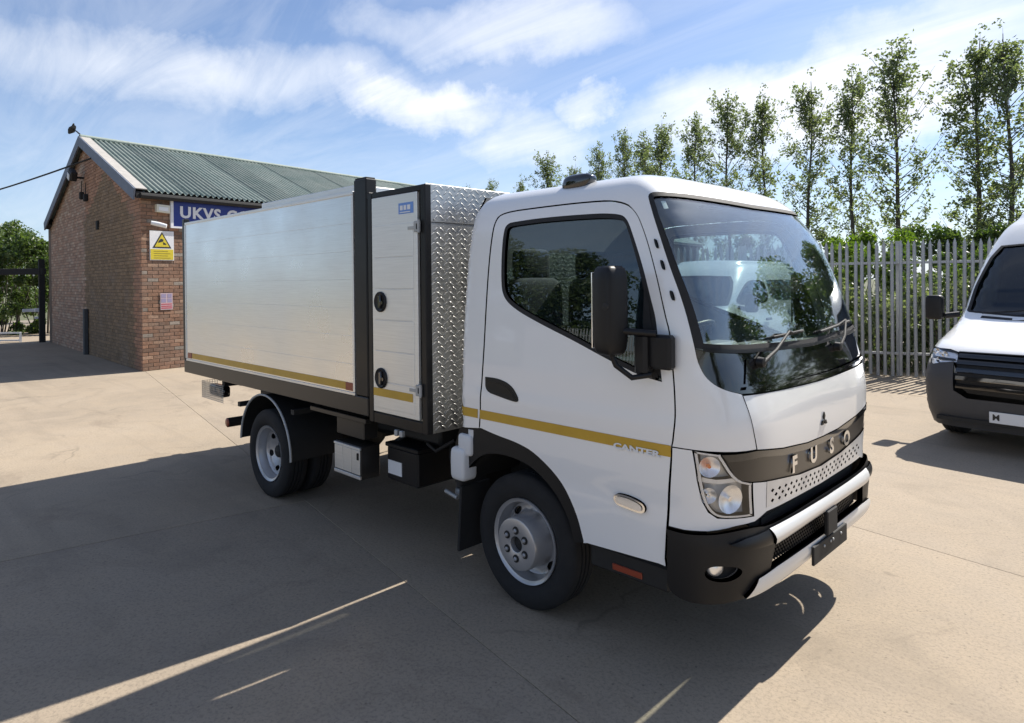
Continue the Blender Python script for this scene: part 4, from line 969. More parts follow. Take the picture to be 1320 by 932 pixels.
# front wheel arches: flare strip on the outside, curved liner inside, mudflap behind
arch = [(.492,.519),(.444,.664),(.342,.80),(.169,.911),(.03,.945),(-.13,.9596),(-.273,.9825),(-.46,.955)]
archs = [arch[0]]+chaikin(arch, 2, closed=False)+[arch[-1]]
inner_a = [(.425,.50),(.385,.625),(.295,.735),(.155,.825),(.02,.855),(-.12,.86),(-.255,.835),(-.375,.745),(-.43,.64)]
inner_s = chaikin(inner_a, 2, closed=False)
for sy in (-1, 1):
    fl = archs+[(-.50,.86),(-.535,.64)]+inner_s[::-1]
    panel('arch_flare', lambda a, b: (a, sy*.975, b), clean(fl, .003), M['plastic'], truck, thick=.035, center=(0, 0, .6), step=.05)
    mb = MB(); n = len(inner_s)
    vs_ = [(a, sy*.965, b) for a, b in inner_s]+[(a, sy*.50, b) for a, b in inner_s]
    mb.add(vs_, [(i, i+1, n+i+1, n+i) for i in range(n-1)]); mb.add([(a, sy*.50, b) for a, b in inner_s]+[(0, sy*.50, .5)], [(i, i+1, n) for i in range(n-1)])
    mb.build('arch_liner', M['chassis'], truck, 50)
    mb = MB(); mb.box((-.475, sy*.855, .40), (.022, .24, .40), .004, Matrix.Rotation(R(4), 3, 'Y')); mb.box((-.49, sy*.86, .70), (.05, .22, .24), .01); mb.build('mudflap', M['rubber'], truck)
    # sill below the door with dull red reflector
    mb = MB(); mb.box((.72, sy*.90, .45), (.46, .06, .12), .012); mb.build('sill', M['chassis'], truck)
    mb = MB(); mb.box((.72, sy*.934, .43), (.17, .008, .03), .002); mb.build('side_reflector', M['redtape'], truck)
# washer bottle and filler behind the front wheel
mb = MB(); vs_, fs = soft_box((-.445, -.96, .745), (.13, .12, .20), .03); mb.add(vs_, fs); vs_, fs = soft_box((-.40, -.95, .865), (.12, .10, .13), .03); mb.add(vs_, fs); mb.lathe((-.36, -.95, .93), [(.03, -.03), (.034, 0), (.034, .03), (.0005, .032)], 14, 'z'); mb.build('washer_bottle', M['whiteplastic'], truck, 60)
mb = MB(); mb.tube([(-.36, -.95, .955), (-.30, -.93, .97), (-.22, -.85, .94)], .012, 8); mb.build('washer_hose', M['rubber'], truck, 60)
# ---- box body
YB = 1.066
mb = MB()
for sy in (-1, 1): mb.box((-3.036, sy*(YB-.029), .984), (3.448, .062, .128), .006)
mb.box((-4.735, 0, .984), (.05, 2.07, .128), .006)
mb.build('bed_rail', M['railgrey'], truck)
mb = MB(); mb.box((-3.08, 0, .965), (3.2, 1.98, .05))
for x in (-4.4, -3.9, -3.4, -2.9, -2.4, -1.9): mb.box((x, 0, .89), (.06, 1.7, .10))
for sy in (-1, 1): mb.box((-3.0, sy*.36, .83), (3.3, .07, .09))
mb.build('bed_floor', M['chassis'], truck)
ph = .1985; z0 = 1.066
for sy in (-1, 1):
    for k in range(7):
        mb = MB(); mb.box((-3.085, sy*(YB-.016), z0+ph*(k+.5)), (3.22, .028, ph-.0002), .0009)
        mb.build('side_plank', M['alu'], truck)
    mb = MB(); mb.box((-3.085, sy*(YB-.014), 1.0555), (3.225, .036, .0195), .002); mb.box((-3.085, sy*(YB-.014), 2.466), (3.225, .040, .024), .003)
    mb.box((-1.482, sy*(YB-.010), 1.76), (.022, .030, 1.385), .002); mb.box((-4.700, sy*(YB-.010), 1.76), (.018, .030, 1.385), .002)
    mb.build('side_trim', M['alu_door'], truck)
    mb = MB(); mb.box((-3.06, sy*(YB-.0005), 1.105), (2.95, .005, .054)); mb.build('amber_stripe', M['amber'], truck)
    for x in (-4.605, -1.545): mb = MB(); mb.box((x, sy*(YB-.0003), 1.103), (.095, .006, .056)); mb.build('red_marker', M['redtape'], truck)
for k in range(8):                                        # roof sheets
    mb = MB(); mb.box((-4.49+k*.402, 0, 2.462), (.398, 2.06, .02), .003); mb.build('roof_sheet', M['alu_door'], truck)
mb = MB(); mb.box((-2.235, .0, 2.502), (1.50, 2.06, .055), .006); mb.build('roof_cover', M['alu_door'], truck)
mb = MB(); mb.box((-4.70, 0, 1.76), (.03, 2.0, 1.38), .004); mb.build('tail_door', M['alu_door'], truck)
mb = MB(); mb.box((-1.50, 0, 1.76), (.03, 2.0, 1.38), .004); mb.build('headboard', M['alu_door'], truck)
for sy in (-1, 1):
    mb = MB(); mb.box((-4.738, sy*(YB-.022), 1.785), (.056, .056, 1.47), .006); po = mb.build('rear_post', M['satin'], truck)
    for z in (1.17, 1.42, 1.80, 2.22): mb = MB(); mb.box((-4.785, sy*(YB-.03), z), (.03, .036, .09), .006); mb.build('hinge', M['galv'], po)
    mb = MB(); mb.box((-1.388, sy*(YB-.045), 1.802), (.155, .09, 1.504), .008); po = mb.build('front_post', M['satin'], truck)
    mb = MB(); mb.box((-1.388, sy*(YB-.045), 2.558), (.140, .075, .012), .003); mb.box((-1.475, sy*(YB-.03), 2.43), (.03, .05, .05), .008); mb.box((-1.300, sy*(YB-.03), 2.43), (.03, .05, .05), .008); mb.build('post_cap', M['chassis'], po)
# ---- locker behind the cab
LX0, LX1, LZ0, LZ1 = -1.287, -.652, .895, 2.442
mb = MB(); mb.box(((LX0+LX1)/2, 0, (LZ0+LZ1)/2), (LX1-LX0-.03, 2*YB-.05, LZ1-LZ0-.02)); mb.build('locker_body', M['cheq'], truck)
for sy in (-1, 1):
    mb = MB()
    for x in (LX0+.023, LX1-.026): mb.box((x, sy*(YB-.02), (LZ0+LZ1)/2), (.050, .05, LZ1-LZ0), .005)
    for z, hh_ in ((LZ1-.0185, .037), (LZ0+.035, .070)): mb.box(((LX0+LX1)/2, sy*(YB-.021), z), (LX1-LX0-.10, .046, hh_), .004)
    mb.build('locker_frame', M['satin'], truck)
for sy in (-1, 1):
    ld = MB(); ld.box((-.985, sy*(YB-.006), 1.688), (.500, .022, 1.430), .003); ldo = ld.build('locker_door', M['alu_door'], truck)
    ldo['label'] = 'plain aluminium locker door with two round black latches'
    zs = [1.003, 1.18, 1.385, 1.59, 1.795, 2.0, 2.215]
    for a, b in zip(zs, zs[1:]):
        mb = MB(); mb.box((-.988, sy*(YB+.006), (a+b)/2), (.425, .005, b-a-.004), .002); mb.build('door_plank', M['alu_door'], ldo)
    mb = MB(); mb.box((-1.008, sy*(YB+.0105), 1.108), (.43, .004, .052)); mb.build('amber_stripe', M['amber'], ldo)
    for z in (1.709, 1.203):
        mb = MB(); mb.lathe((-1.135, sy*(YB+.008), z), [(.068, 0), (.068, .008), (.060, .014), (.054, .010), (.0005, .008)], 32, 'y', flip=sy); la = mb.build('latch', M['plastic'], ldo, 40)
        la['label'] = 'round black paddle latch'
        mb = MB(); mb.box((-1.128, sy*(YB+.022), z), (.030, .016, .088), .006); mb.lathe((-1.105, sy*(YB+.018), z-.005), [(.012, 0), (.011, .005), (.0005, .005)], 12, 'y', flip=sy); mb.build('latch_handle', M['galv'] if False else M['gloss_black'], ldo, 40)
    for z in (2.183, 1.164):
        mb = MB(); mb.box((-.722, sy*(YB+.014), z), (.060, .012, .070), .004); mb.tube([(-.700, sy*(YB+.02), z-.04), (-.700, sy*(YB+.02), z+.04)], .009, 8); mb.box((-.79, sy*(YB+.010), z-.005), (.07, .004, .02), .001); mb.build('hinge', M['galv'], ldo)
        mb = MB(); mb.box((-.712, sy*(YB+.021), z), (.022, .004, .034)); mb.build('hinge_slot', M['dark'], ldo)
    if sy < 0:
        mb = MB(); mb.box((-.848, -YB-.0055, 2.308), (.155, .003, .070)); sk = mb.build('blue_sticker', M['blue_sticker'], ldo)
        mb = MB()
        for x, w_ in ((-.893, .028), (-.855, .026), (-.815, .030)): mb.box((x, -YB-.0078, 2.312), (w_, .002, .030))
        mb.box((-.855, -YB-.0078, 2.283), (.11, .002, .006)); mb.build('sticker_print', M['label'], ldo)
    mb = MB(); mb.box((-.985, sy*(YB-.005), .86), (.03, .03, .04), .005); mb.box((-.93, sy*(YB-.005), .86), (.03, .03, .04), .005); mb.build('locker_bracket', M['galv'], truck)
# bright chequer plate on the front face: folded top sheet over a lower sheet, raised bars in alternating directions
for (za, zb, xx, nm) in ((LZ0, 2.206, LX1-.006, 'chequer_sheet'), (2.210, LZ1+.004, LX1-.004, 'chequer_sheet')):
    mb = MB(); mb.box((xx-.003, 0, (za+zb)/2), (.008, 2*YB-.004, zb-za), .002); sh = mb.build(nm, M['cheq'], truck)
    mb = MB(); p_ = .050; iz = 0; z = za+.03
    while z < zb-.015:
        y = -YB+.03+(p_/2 if iz % 2 else 0); iy = 0
        while y < YB-.02:
            a = R(38 if (iz+iy) % 2 else -38)*1.; L, W_, H_ = .0212, .0050, .0014
            ca, sa = math.cos(a), math.sin(a)
            q = [(-L, 0), (-L*.4, -W_), (L*.4, -W_), (L, 0), (L*.4, W_), (-L*.4, W_)]
            bs = [(xx+.001, y+u*ca-v*sa, z+u*sa+v*ca) for u, v in q]; tp = [(xx+.001+H_, y+(u*.8)*ca-(v*.45)*sa, z+(u*.8)*sa+(v*.45)*ca) for u, v in q]
            mb.add(bs+tp, [(6, 7, 8, 9, 10, 11)]+[(i, (i+1) % 6, 6+(i+1) % 6, 6+i) for i in range(6)])
            y += p_; iy += 1
        z += p_*.62; iz += 1
    b_ = mb.build('chequer_bars', M['cheq'], sh); b_['kind'] = 'stuff'
mb = MB()
for y in [-1.0+i*.25 for i in range(9)]: mb.lathe((LX1+.0005, y, 2.225), [(.007, 0), (.005, .004), (.0005, .005)], 8, 'x')
mb.build('rivet_row', M['galv'], truck)
mb = MB(); mb.box(((LX0+LX1)/2, 0, LZ1-.004), (LX1-LX0-.06, 2*YB-.06, .012), .003); mb.build('locker_roof', M['cheq'], truck)
# ---- things hung under the bed
for sy in (-1, 1):
    # rear mudguards with rolled silver edge
    c = Vector((-WB, 0, TR+.03)); ra = .475; a0, a1 = R(-2), R(176)
    pts = [(c.x+ra*math.cos(a0+(a1-a0)*k/28), c.z+ra*math.sin(a0+(a1-a0)*k/28)*1.0) for k in range(29)]
    mb = MB(); n = len(pts); mb.add([(x, sy*1.045, z) for x, z in pts]+[(x, sy*.56, z) for x, z in pts], [(i, i+1, n+i+1, n+i) for i in range(n-1)]); mg = mb.build('mudguard', M['chassis'], truck, 50)
    mb = MB(); mb.tube([(x, sy*1.045, z) for x, z in pts], .010, 8); mb.build('mudguard_edge', M['galv'], mg, 60)
    for x, z in ((-WB+.52, .80), (-WB-.50, .74)): mb = MB(); mb.box((x, sy*.8, z), (.05, .5, .04)); mb.build('mudguard_stay', M['chassis'], truck)
    # rear lamp in a wire cage
    lx, ly, lz = -4.42, sy*.84, .735
    mb = MB(); vs_, fs = soft_box((lx, ly, lz), (.36, .10, .12), .03); mb.add(vs_, fs); rl = mb.build('rear_lamp', M['gloss_black'], truck, 60)
    mb = MB()
    for z in [lz-.085+.0213*k for k in range(9)]: mb.tube([(lx+.30, ly-sy*-.08, z), (lx-.26, ly+sy*.08, z), (lx-.26, ly-sy*.08, z)], .0022, 4)
    for k in range(24): x = lx-.26+.0235*k; mb.tube([(x, ly+sy*.08, lz-.085), (x, ly+sy*.08, lz+.085)], .0022, 4)
    for k in range(7): y = ly-sy*.08+sy*.0266*k; mb.tube([(lx-.26, y, lz-.085), (lx-.26, y, lz+.085)], .0022, 4)
    mb.build('wire_cage', M['galv'], rl)
    mb = MB(); mb.box((-4.30, sy*.60, .85), (.06, .5, .12)); mb.build('lamp_bracket', M['chassis'], truck)
mb = MB(); mb.tube([(-4.22, -.845, .43), (-4.22, .845, .43)], .048, 16); mb.box((-4.15, -.38, .58), (.08, .05, .34)); mb.box((-4.15, .38, .58), (.08, .05, .34)); mb.build('underrun_bar', M['chassis'], truck, 50)
mb = MB(); mb.lathe((-4.22, -.846, .43), [(.046, 0), (.040, .006), (.0005, .007)], 16, 'y', flip=-1); mb.build('underrun_cap', M['redtape'], truck, 50)
# step locker: flat upper panel and chequered box
mb = MB(); mb.box((-1.67, -.93, .80), (.37, .12, .17), .006); mb.box((-1.80, -1.00, .865), (.78, .05, .035), .004); mb.build('step_hanger', M['railgrey'], truck)
mb = MB(); mb.box((-1.67, -.93, .55), (.35, .16, .235), .005); sb_ = mb.build('step_box', M['railgrey'], truck)
mb = MB()
for k in range(3): mb.box((-1.785+k*.114, -1.014, .555), (.108, .010, .175), .003)
mb.box((-1.67, -1.014, .653), (.35, .016, .016), .002); mb.box((-1.67, -1.014, .449), (.35, .016, .022), .002); mb.build('step_box_front', M['alu_door'], sb_)
mb = MB(); mb.box((-1.52, -1.022, .60), (.018, .012, .05), .003); mb.build('step_box_catch', M['satin'], sb_)
# battery crate, label, hoses, filters
mb = MB(); mb.box((-1.20, -.62, .56), (.36, .50, .24), .012); mb.box((-1.20, -.62, .69), (.38, .52, .03), .006); bt2 = mb.build('battery_box', M['plastic'], truck)
mb = MB(); mb.box((-1.28, -.872, .535), (.16, .004, .095)); lb = mb.build('battery_label', M['label'], bt2)
mb = MB(); mb.box((-1.10, -.60, .80), (.42, .36, .14), .02); mb.build('air_filter', M['chassis'], truck, 40)
mb = MB(); mb.tube([(-1.3, -.72, .76), (-1.36, -.80, .70), (-1.36, -.82, .60), (-1.30, -.84, .50)], .018, 8); mb.tube([(-.95, -.62, .74), (-.84, -.72, .66), (-.80, -.70, .50)], .02, 8); mb.tube([(-1.0, -.80, .74), (-.86, -.84, .72), (-.74, -.78, .80)], .012, 8); mb.build('hose', M['rubber'], truck, 60)
mb = MB(); mb.lathe((-.80, -.66, .42), [(.0005, -.03), (.05, -.03), (.055, 0), (.05, .03), (.0005, .03)], 18, 'z'); mb.tube([(-.86, -.76, .44), (-.74, -.76, .42)], .014, 8); mb.build('drain_valve', M['galv'], truck, 50)
mb = MB(); mb.tube([(-.6, .5, .5), (-1.6, .55, .45), (-2.3, .5, .45)], .06, 12); mb.build('exhaust', M['galv'], truck, 50)
mb = MB(); mb.box((-.58, 0, .64), (.12, 1.62, .50), .02); mb.build('cab_mount', M['chassis'], truck)  # cab mount enlarged to block light slivers behind the front wheel
mb = MB(); mb.box((-.565, .12, .84), (.15, .34, .76), .03); mb.build('cab_gap_light_blocker', M['chassis'], truck)  # added box, cuts off the inner end of the sun streak behind the cab
mb = MB(); mb.box((-1.39, 0, 1.17), (.15, 1.80, .62), .02); mb.build('body_gap_light_blocker', M['chassis'], truck)  # added box, blocks low sun in the gap between headboard and locker
mb = MB(); mb.tube([(-2.6, -.45, .62), (-1.9, -.45, .80)], .05, 12); mb.tube([(-2.2, 0, .60), (-1.6, 0, .92)], .07, 14); mb.build('tipping_ram', M['chassis'], truck, 50)
# ------------------------------------------------------------------ palisade fences
def pale_mesh(h=2.5, w=.060):
    t = .012; mb = MB()
    prof = [(-w/2, .0), (-w/4, -t*1.6), (w/4, -t*1.6), (w/2, 0)]           # bent section
    lv = [0, h-.09, h]
    vs_ = []; 
    for dz in (0, 1):
        for k, z in enumerate(lv):
            for x, y in prof:
                sx = 1 if k < 2 else .12
                vs_.append((x*sx, y-(.003 if dz else 0), z))
    fs = []
    for d in (0, 1):
        for k in range(2):
            for i in range(3):
                a = d*12+k*4+i; q = (a, a+1, a+5, a+4); fs.append(q if d else q[::-1])
    for k in range(2):
        fs += [(k*4, k*4+4, 12+k*4+4, 12+k*4), (k*4+3, 12+k*4+3, 12+k*4+7, k*4+7)]
    mb.add(vs_, fs); me = bpy.data.meshes.new('pale'); me.from_pydata(mb.v, [], mb.f); me.materials.append(M['galv']); return me
PALE = pale_mesh()
def fence(p0, p1, label, group=None, h=2.5):
    p0, p1 = Vector(p0), Vector(p1); d = (p1-p0); L = d.length; d.normalize(); ang = math.atan2(d.y, d.x)
    root = empty('palisade_fence', tuple(p0), ang, label, 'fence', group)
    n = int(L/.123); rr = random.Random(int(L*100))
    for k in range(n):
        o = bpy.data.objects.new('pale', PALE); link(o, root); o.location = (0.08+k*.123+rr.uniform(-.004, .004), rr.uniform(-.003, .003), rr.uniform(.0, .03)); o.rotation_euler = (rr.uniform(-.006, .006), rr.uniform(-.008, .008), rr.uniform(-.06, .06))
    for z in (.42, 2.10):
        mb = MB(); mb.box((L/2, .030, z), (L, .045, .045), .003); mb.build('rail', M['galv'], root)
    for k in range(int(L/2.75)+1):
        mb = MB(); mb.box((.35+k*2.75, .085, 1.25), (.10, .06, 2.5), .004); mb.build('post', M['galv'], root)
    return root
fence((-6.55, 8.37, 0), (4.3, 11.91, 0), 'grey galvanised palisade fence between the truck nose and the white van')
fence((16, -14.6, 0), (-14, -15.8, 0), 'palisade fence behind the viewer, mirrored in the truck door window')
# ------------------------------------------------------------------ vegetation
rv = random.Random(5)
def leaf_quads(pts, size, rnd, curl=.35):
    vs_, fs = [], []
    for p, d in pts:
        s = size*rnd.uniform(.65, 1.3); a = Vector((rnd.gauss(0, 1), rnd.gauss(0, 1), rnd.gauss(0, .8))).normalized(); b = a.orthogonal().normalized(); b = Matrix.Rotation(rnd.uniform(0, 6.28), 3, a) @ b; c = a.cross(b)
        o = len(vs_)
        vs_ += [p-b*s*.62, p+c*s*.36+a*s*.1, p+b*s*.62-a*s*curl*.3, p-c*s*.36+a*s*.1]; fs.append((o, o+1, o+2, o+3))
    return vs_, fs
M['poplar'] = leaf('poplar_leaf', (.085, .105, .068), (.20, .22, .15), .50)
M['shrub'] = leaf('shrub_leaf', (.035, .065, .018), (.11, .15, .045), .35)
M['bramble'] = leaf('pale_bramble_leaf', (.06, .085, .035), (.24, .27, .17), .30)
M['hedge'] = leaf('bright_hedge_leaf', (.075, .125, .018), (.17, .24, .035), .40)
M['conif'] = leaf('dark_tree_leaf', (.035, .060, .028), (.09, .12, .055), .30)
def poplar_mesh(seed, H=17., W=2.1, nl=5400, leafs=.18):
    r = random.Random(seed); tr = MB()
    pts = [Vector((.10*math.sin(z*.5+seed), .10*math.cos(z*.4+seed*2), z)) for z in [H*k/12 for k in range(13)]]
    tr.tube(pts, [.17*(1-.93*k/12)+.008 for k in range(13)], 7)
    L = []; nb = 74
    def spray(base, tip, n, g0):
        mid = base.lerp(tip, .5)+Vector((0, 0, -.10*(tip-base).length))
        tr.tube([base, mid, tip], [.030, .018, .005], 4, cap=False)
        cs = []
        for _ in range(max(4, n//14)):
            u = r.uniform(.15, 1.05); cs.append((base.lerp(mid, u*2) if u < .5 else mid.lerp(tip, u*2-1))+Vector((r.gauss(0, .22), r.gauss(0, .22), r.gauss(0, .22))))
        for _ in range(n):
            c = r.choice(cs); L.append((c+Vector((r.gauss(0, g0), r.gauss(0, g0), r.gauss(0, g0*1.3))), None))
    for k in range(nb):
        t = .10+.84*((k+r.random())/nb); a = r.uniform(0, 6.283); i = min(11, int(t*12)); base = pts[i].lerp(pts[i+1], t*12-i)
        wid = W*min(1.0, .62+t)*(1.0 if t < .62 else max(.30, (1.10-t)/.48))*r.uniform(.5, 1.12)
        tip = base+Vector((math.cos(a)*wid, math.sin(a)*wid, wid*r.uniform(.7, 1.5)))
        tip.z = min(tip.z, H*r.uniform(.97, 1.0))
        spray(base, tip, int(nl/nb*(.95 if t < .45 else 1.0)*r.uniform(.5, 1.4)), .14)
    for k in range(6):                                     # upright leaders give the ragged crown tip
        a = r.uniform(0, 6.283); d = r.uniform(.25, .85) if k else 0.; zb = H*r.uniform(.70, .80); zt = H*(1.02 if k == 0 else r.uniform(.86, .97))
        b = Vector((pts[-3].x+math.cos(a)*d*.6, pts[-3].y+math.sin(a)*d*.6, zb)); spray(b, Vector((pts[-1].x+math.cos(a)*d, pts[-1].y+math.sin(a)*d, zt)), 85, .15)
    return tr, leaf_quads(L, leafs, r)
def tree_meshes(gen, leafmat):
    tr, (vs_, fs) = gen; a = bpy.data.meshes.new('trunk'); a.from_pydata(tr.v, [], tr.f); a.materials.append(M['bark'])
    for p in a.polygons: p.use_smooth = True
    b = bpy.data.meshes.new('crown'); b.from_pydata([tuple(v) for v in vs_], [], fs); b.materials.append(leafmat); return a, b
def place_tree(name, meshes, loc, rz, sc, label, cat, group=None, scz=None):
    o = empty(name, loc, rz, label, cat, group); o.scale = (sc, sc, scz or sc)
    if name == 'poplar_tree': o.rotation_euler = (rv.uniform(-.025, .025), rv.uniform(-.025, .025), rz)
    for nm, me in zip(('trunk', 'crown'), meshes): link(bpy.data.objects.new(nm, me), o)
    return o
def at(px, depth): return CAMP+depth*(Vector((fw.x, fw.y, 0)).normalized()+(px-660)/859.12*Vector((rt.x, rt.y, 0)).normalized())
POP = [tree_meshes(poplar_mesh(s, W=w), M['poplar']) for s, w in ((1, 2.75), (2, 2.5), (3, 2.9), (4, 2.4))]
ords = ['first', 'second', 'third', 'fourth', 'fifth', 'sixth', 'seventh', 'eighth', 'ninth', 'tenth', 'eleventh', 'twelfth']
plist = [(1308, 40, 43), (1256, 50, 45), (1163, 57, 46.5), (1100, 90, 51), (1041, 104, 54), (988, 117, 57.5), (941, 121, 60), (893, 149, 66), (853, 156, 70), (828, 174, 76), (806, 168, 80), (774, 184, 86)]
for i, (px, top, dep) in enumerate(plist):
    p = at(px, dep); Ht = 1.84+(362-top)/859.12*dep; s = Ht/17.3
    place_tree('poplar_tree', POP[i % 4], (p.x, p.y, -.06), rv.uniform(0, 6.28), 1.0+.25*rv.random(), 'slender tall poplar, %s from the right in the row behind the fence' % ords[i], 'tree', 'row of poplars beyond the fence', s)
def round_tree(seed, H, W, nl, leafs, conical=False):
    r = random.Random(seed); tr = MB(); tr.tube([(0, 0, 0), (.05, 0, H*.4), (0, .05, H*.9)], [H*.018, H*.012, .02], 7); L = []
    blobs = []
    for k in range(26):
        t = .18+.8*k/26; rad = W*((1.02-t) if conical else math.sin(math.pi*min(1, .15+.85*t))**.7)*.8; a = r.uniform(0, 6.28); d = rad*math.sqrt(r.random())
        c = Vector((math.cos(a)*d, math.sin(a)*d, H*t)); blobs.append((c, .18*W+.22*rad*r.uniform(.6, 1.3))); tr.tube([(0, 0, H*t*.75), c], [.05, .012], 4, cap=False)
    for _ in range(nl):
        c, s = r.choice(blobs); d = Vector((r.gauss(0, 1), r.gauss(0, 1), r.gauss(0, 1))).normalized(); L.append((c+d*s*(r.random()**.4)*Vector((1, 1, .8)).length/1.6, None))
    return tr, leaf_quads(L, leafs, r)
for px, top, dep, w_, lab in ((744, 210, 92, .85, 'small tree just right of the roof lamp, beyond the cab'), (706, 197, 84, 1.15, 'fuller pointed tree above the rear of the cab roof'), (673, 229, 100, .8, 'small tree top left of the fuller pointed tree'), (634, 231, 96, .75, 'tiny tree top above the locker corner'), (606, 239, 105, .55, 'tiny tree top left of the locker corner')):
    p = at(px, dep); Ht = 1.84+(362-top)/859.12*dep; place_tree('small_tree', POP[px % 4], (p.x, p.y, -.06), rv.uniform(0, 6), w_*.95, lab, 'tree', 'tree tops showing over the truck', Ht/17.2)
LUSH = tree_meshes(round_tree(31, 8, 3.4, 9000, .20), M['shrub'])
LUSH2 = tree_meshes(round_tree(33, 8, 3.2, 9000, .20), M['hedge'])
for x, y, s, me, lab in ((-38, 2.6, .62, LUSH, 'leafy green tree standing tall behind the hedge past the gable'), (-39, -4.5, .70, LUSH2, 'bright leafy tree beyond the hedge at the far left')):
    place_tree('leafy_tree', me, (x, y, -.06), rv.uniform(0, 6), s, lab, 'tree', 'trees beyond the gable')
# shrubs behind the fence
def bush(seed, w, d, h, n, size, mat):
    r = random.Random(seed); tr = MB(); L = []
    for k in range(16):
        a = r.uniform(0, 6.28); p1 = Vector((math.cos(a)*w*.42*r.random(), math.sin(a)*d*.42*r.random(), h*r.uniform(.5, .95))); tr.tube([(p1.x*.3, p1.y*.3, 0), (p1.x*.7, p1.y*.7, p1.z*.5), p1], [.022, .014, .004], 5, cap=False)
    cl_ = [(Vector((r.uniform(-.5, .5)*w, r.uniform(-.5, .5)*d, h*(r.random()**.8)*.92)), r.uniform(.10, .26)*min(1.4, h)) for _ in range(46)]
    for _ in range(n):
        c, s = r.choice(cl_); dd = Vector((r.gauss(0, 1), r.gauss(0, 1), r.gauss(0, 1))).normalized()*s*(r.random()**.45)
        p = c+dd; p.z = abs(p.z); L.append((p, None))
    return tree_meshes((tr, leaf_quads(L, size, r)), mat)
fd = Vector((.95, .31, 0)).normalized(); fn_ = Vector((-fd.y, fd.x, 0))
def behind(t, d): p = Vector((-6.55, 8.37, 0))+fd*t+fn_*d; return (p.x, p.y, -.06)
B1 = [bush(41+i, 1.7, 1.3, 2.05, 5200, .075, M['bramble']) for i in range(3)]; B2 = [bush(51+i, 2.4, 1.6, 2.5, 5200, .085, M['shrub']) for i in range(2)]; B3_ = bush(61, 3.2, 2.2, 3.5, 12000, .10, M['hedge']); B4 = bush(62, 3.0, 2.2, 3.5, 12000, .10, M['shrub'])
def place_bush(name, me, t, d, s, lab, group): 
    o = place_tree(name, me, behind(t, d), rv.uniform(0, 6.28), s, lab, 'shrub', group); o.children[0].name = 'stem'; o.children[1].name = 'foliage'; return o
bl_ = [(4.4, .95, .9, 'low pale bramble behind the fence, hidden mostly by the truck nose'), (5.65, 1.0, .78, 'pale bramble behind the fence pales nearest the truck nose'), (6.8, 1.1, 1.0, 'tall pale bramble in the middle of the visible fence'), (7.75, 1.0, .72, 'low pale bramble behind the fence left of the van mirror'), (8.8, 1.05, 1.05, 'pale bramble behind the fence above the van headlight'), (9.9, 1.2, 1.05, 'pale bramble behind the fence beside the van windscreen')]
for i, (t, d, s, lab) in enumerate(bl_): place_bush('bramble', B1[i % 3], t, d, s, lab, 'brambles behind the fence')
for i, (t, d, lab) in enumerate(((3.6, 2.3, 'dark shrub behind the fence, screened by the truck cab'), (5.6, 2.4, 'dark shrub filling the fence gaps next to the truck nose'), (7.5, 2.5, 'dark shrub filling the fence gaps in the middle'), (9.4, 2.5, 'dark shrub filling the fence gaps beside the van'), (11.0, 2.6, 'dark shrub behind the fence, screened by the van'))): place_bush('shrub', B2[i % 2], t, d, 1.0, lab, 'dark shrubs behind the fence')
for px, dep, me, s, lab in ((1092, 18.5, B3_, .93, 'bright yellow-green hedge shrub rising over the fence'), (1222, 18.5, B4, .98, 'dark green hedge shrub rising over the fence by the van'), (1010, 21, B4, .95, 'dark hedge shrub hidden behind the windscreen pillar'), (1330, 19, B3_, .95, 'green hedge shrub behind the white van roof')):
    p = at(px, dep); o = place_tree('hedge_shrub', me, (p.x, p.y, -.06), rv.uniform(0, 6), s, lab, 'shrub', 'hedge shrubs over the fence'); o.children[0].name = 'stem'; o.children[1].name = 'foliage'
for x, y, me, s_, lab in ((-28.3, 2.0, B4, 1.12, 'dense dark hedge nearest the far edge of the gable'), (-29.4, .7, B4, 1.12, 'dense dark hedge seen through the steel portal'), (-30.6, -.9, B4, 1.2, 'dense dark hedge left of the steel portal post'), (-31.2, -3.2, B3_, 1.2, 'dense green hedge beyond the left edge of the yard')):
    o = place_tree('hedge_shrub', me, (x, y, -.06), rv.uniform(0, 6), s_, lab, 'shrub', 'hedge beyond the gable'); o.children[0].name = 'stem'; o.children[1].name = 'foliage'
# trees behind the viewer that the truck's glass mirrors
for x, y, s, lab in ((-21, -18.5, 1.35, 'leafy tree behind the viewer mirrored in the left of the door window'), (-16.5, -20.5, 1.1, 'leafy tree behind the viewer beyond the rear fence'), (2.9, 16.4, .80, 'leafy tree beyond the fence, mirrored at the right of the windscreen'), (6.2, 15.0, .9, 'leafy tree mirrored in the middle of the windscreen'), (10.5, 13.5, .8, 'leafy tree mirrored at the left of the windscreen'), (19, -3.5, 1.1, 'leafy tree far ahead of the truck nose')):
    place_tree('leafy_tree', LUSH, (x, y, -.06), rv.uniform(0, 6), s, lab, 'tree', 'trees mirrored in the truck glass')
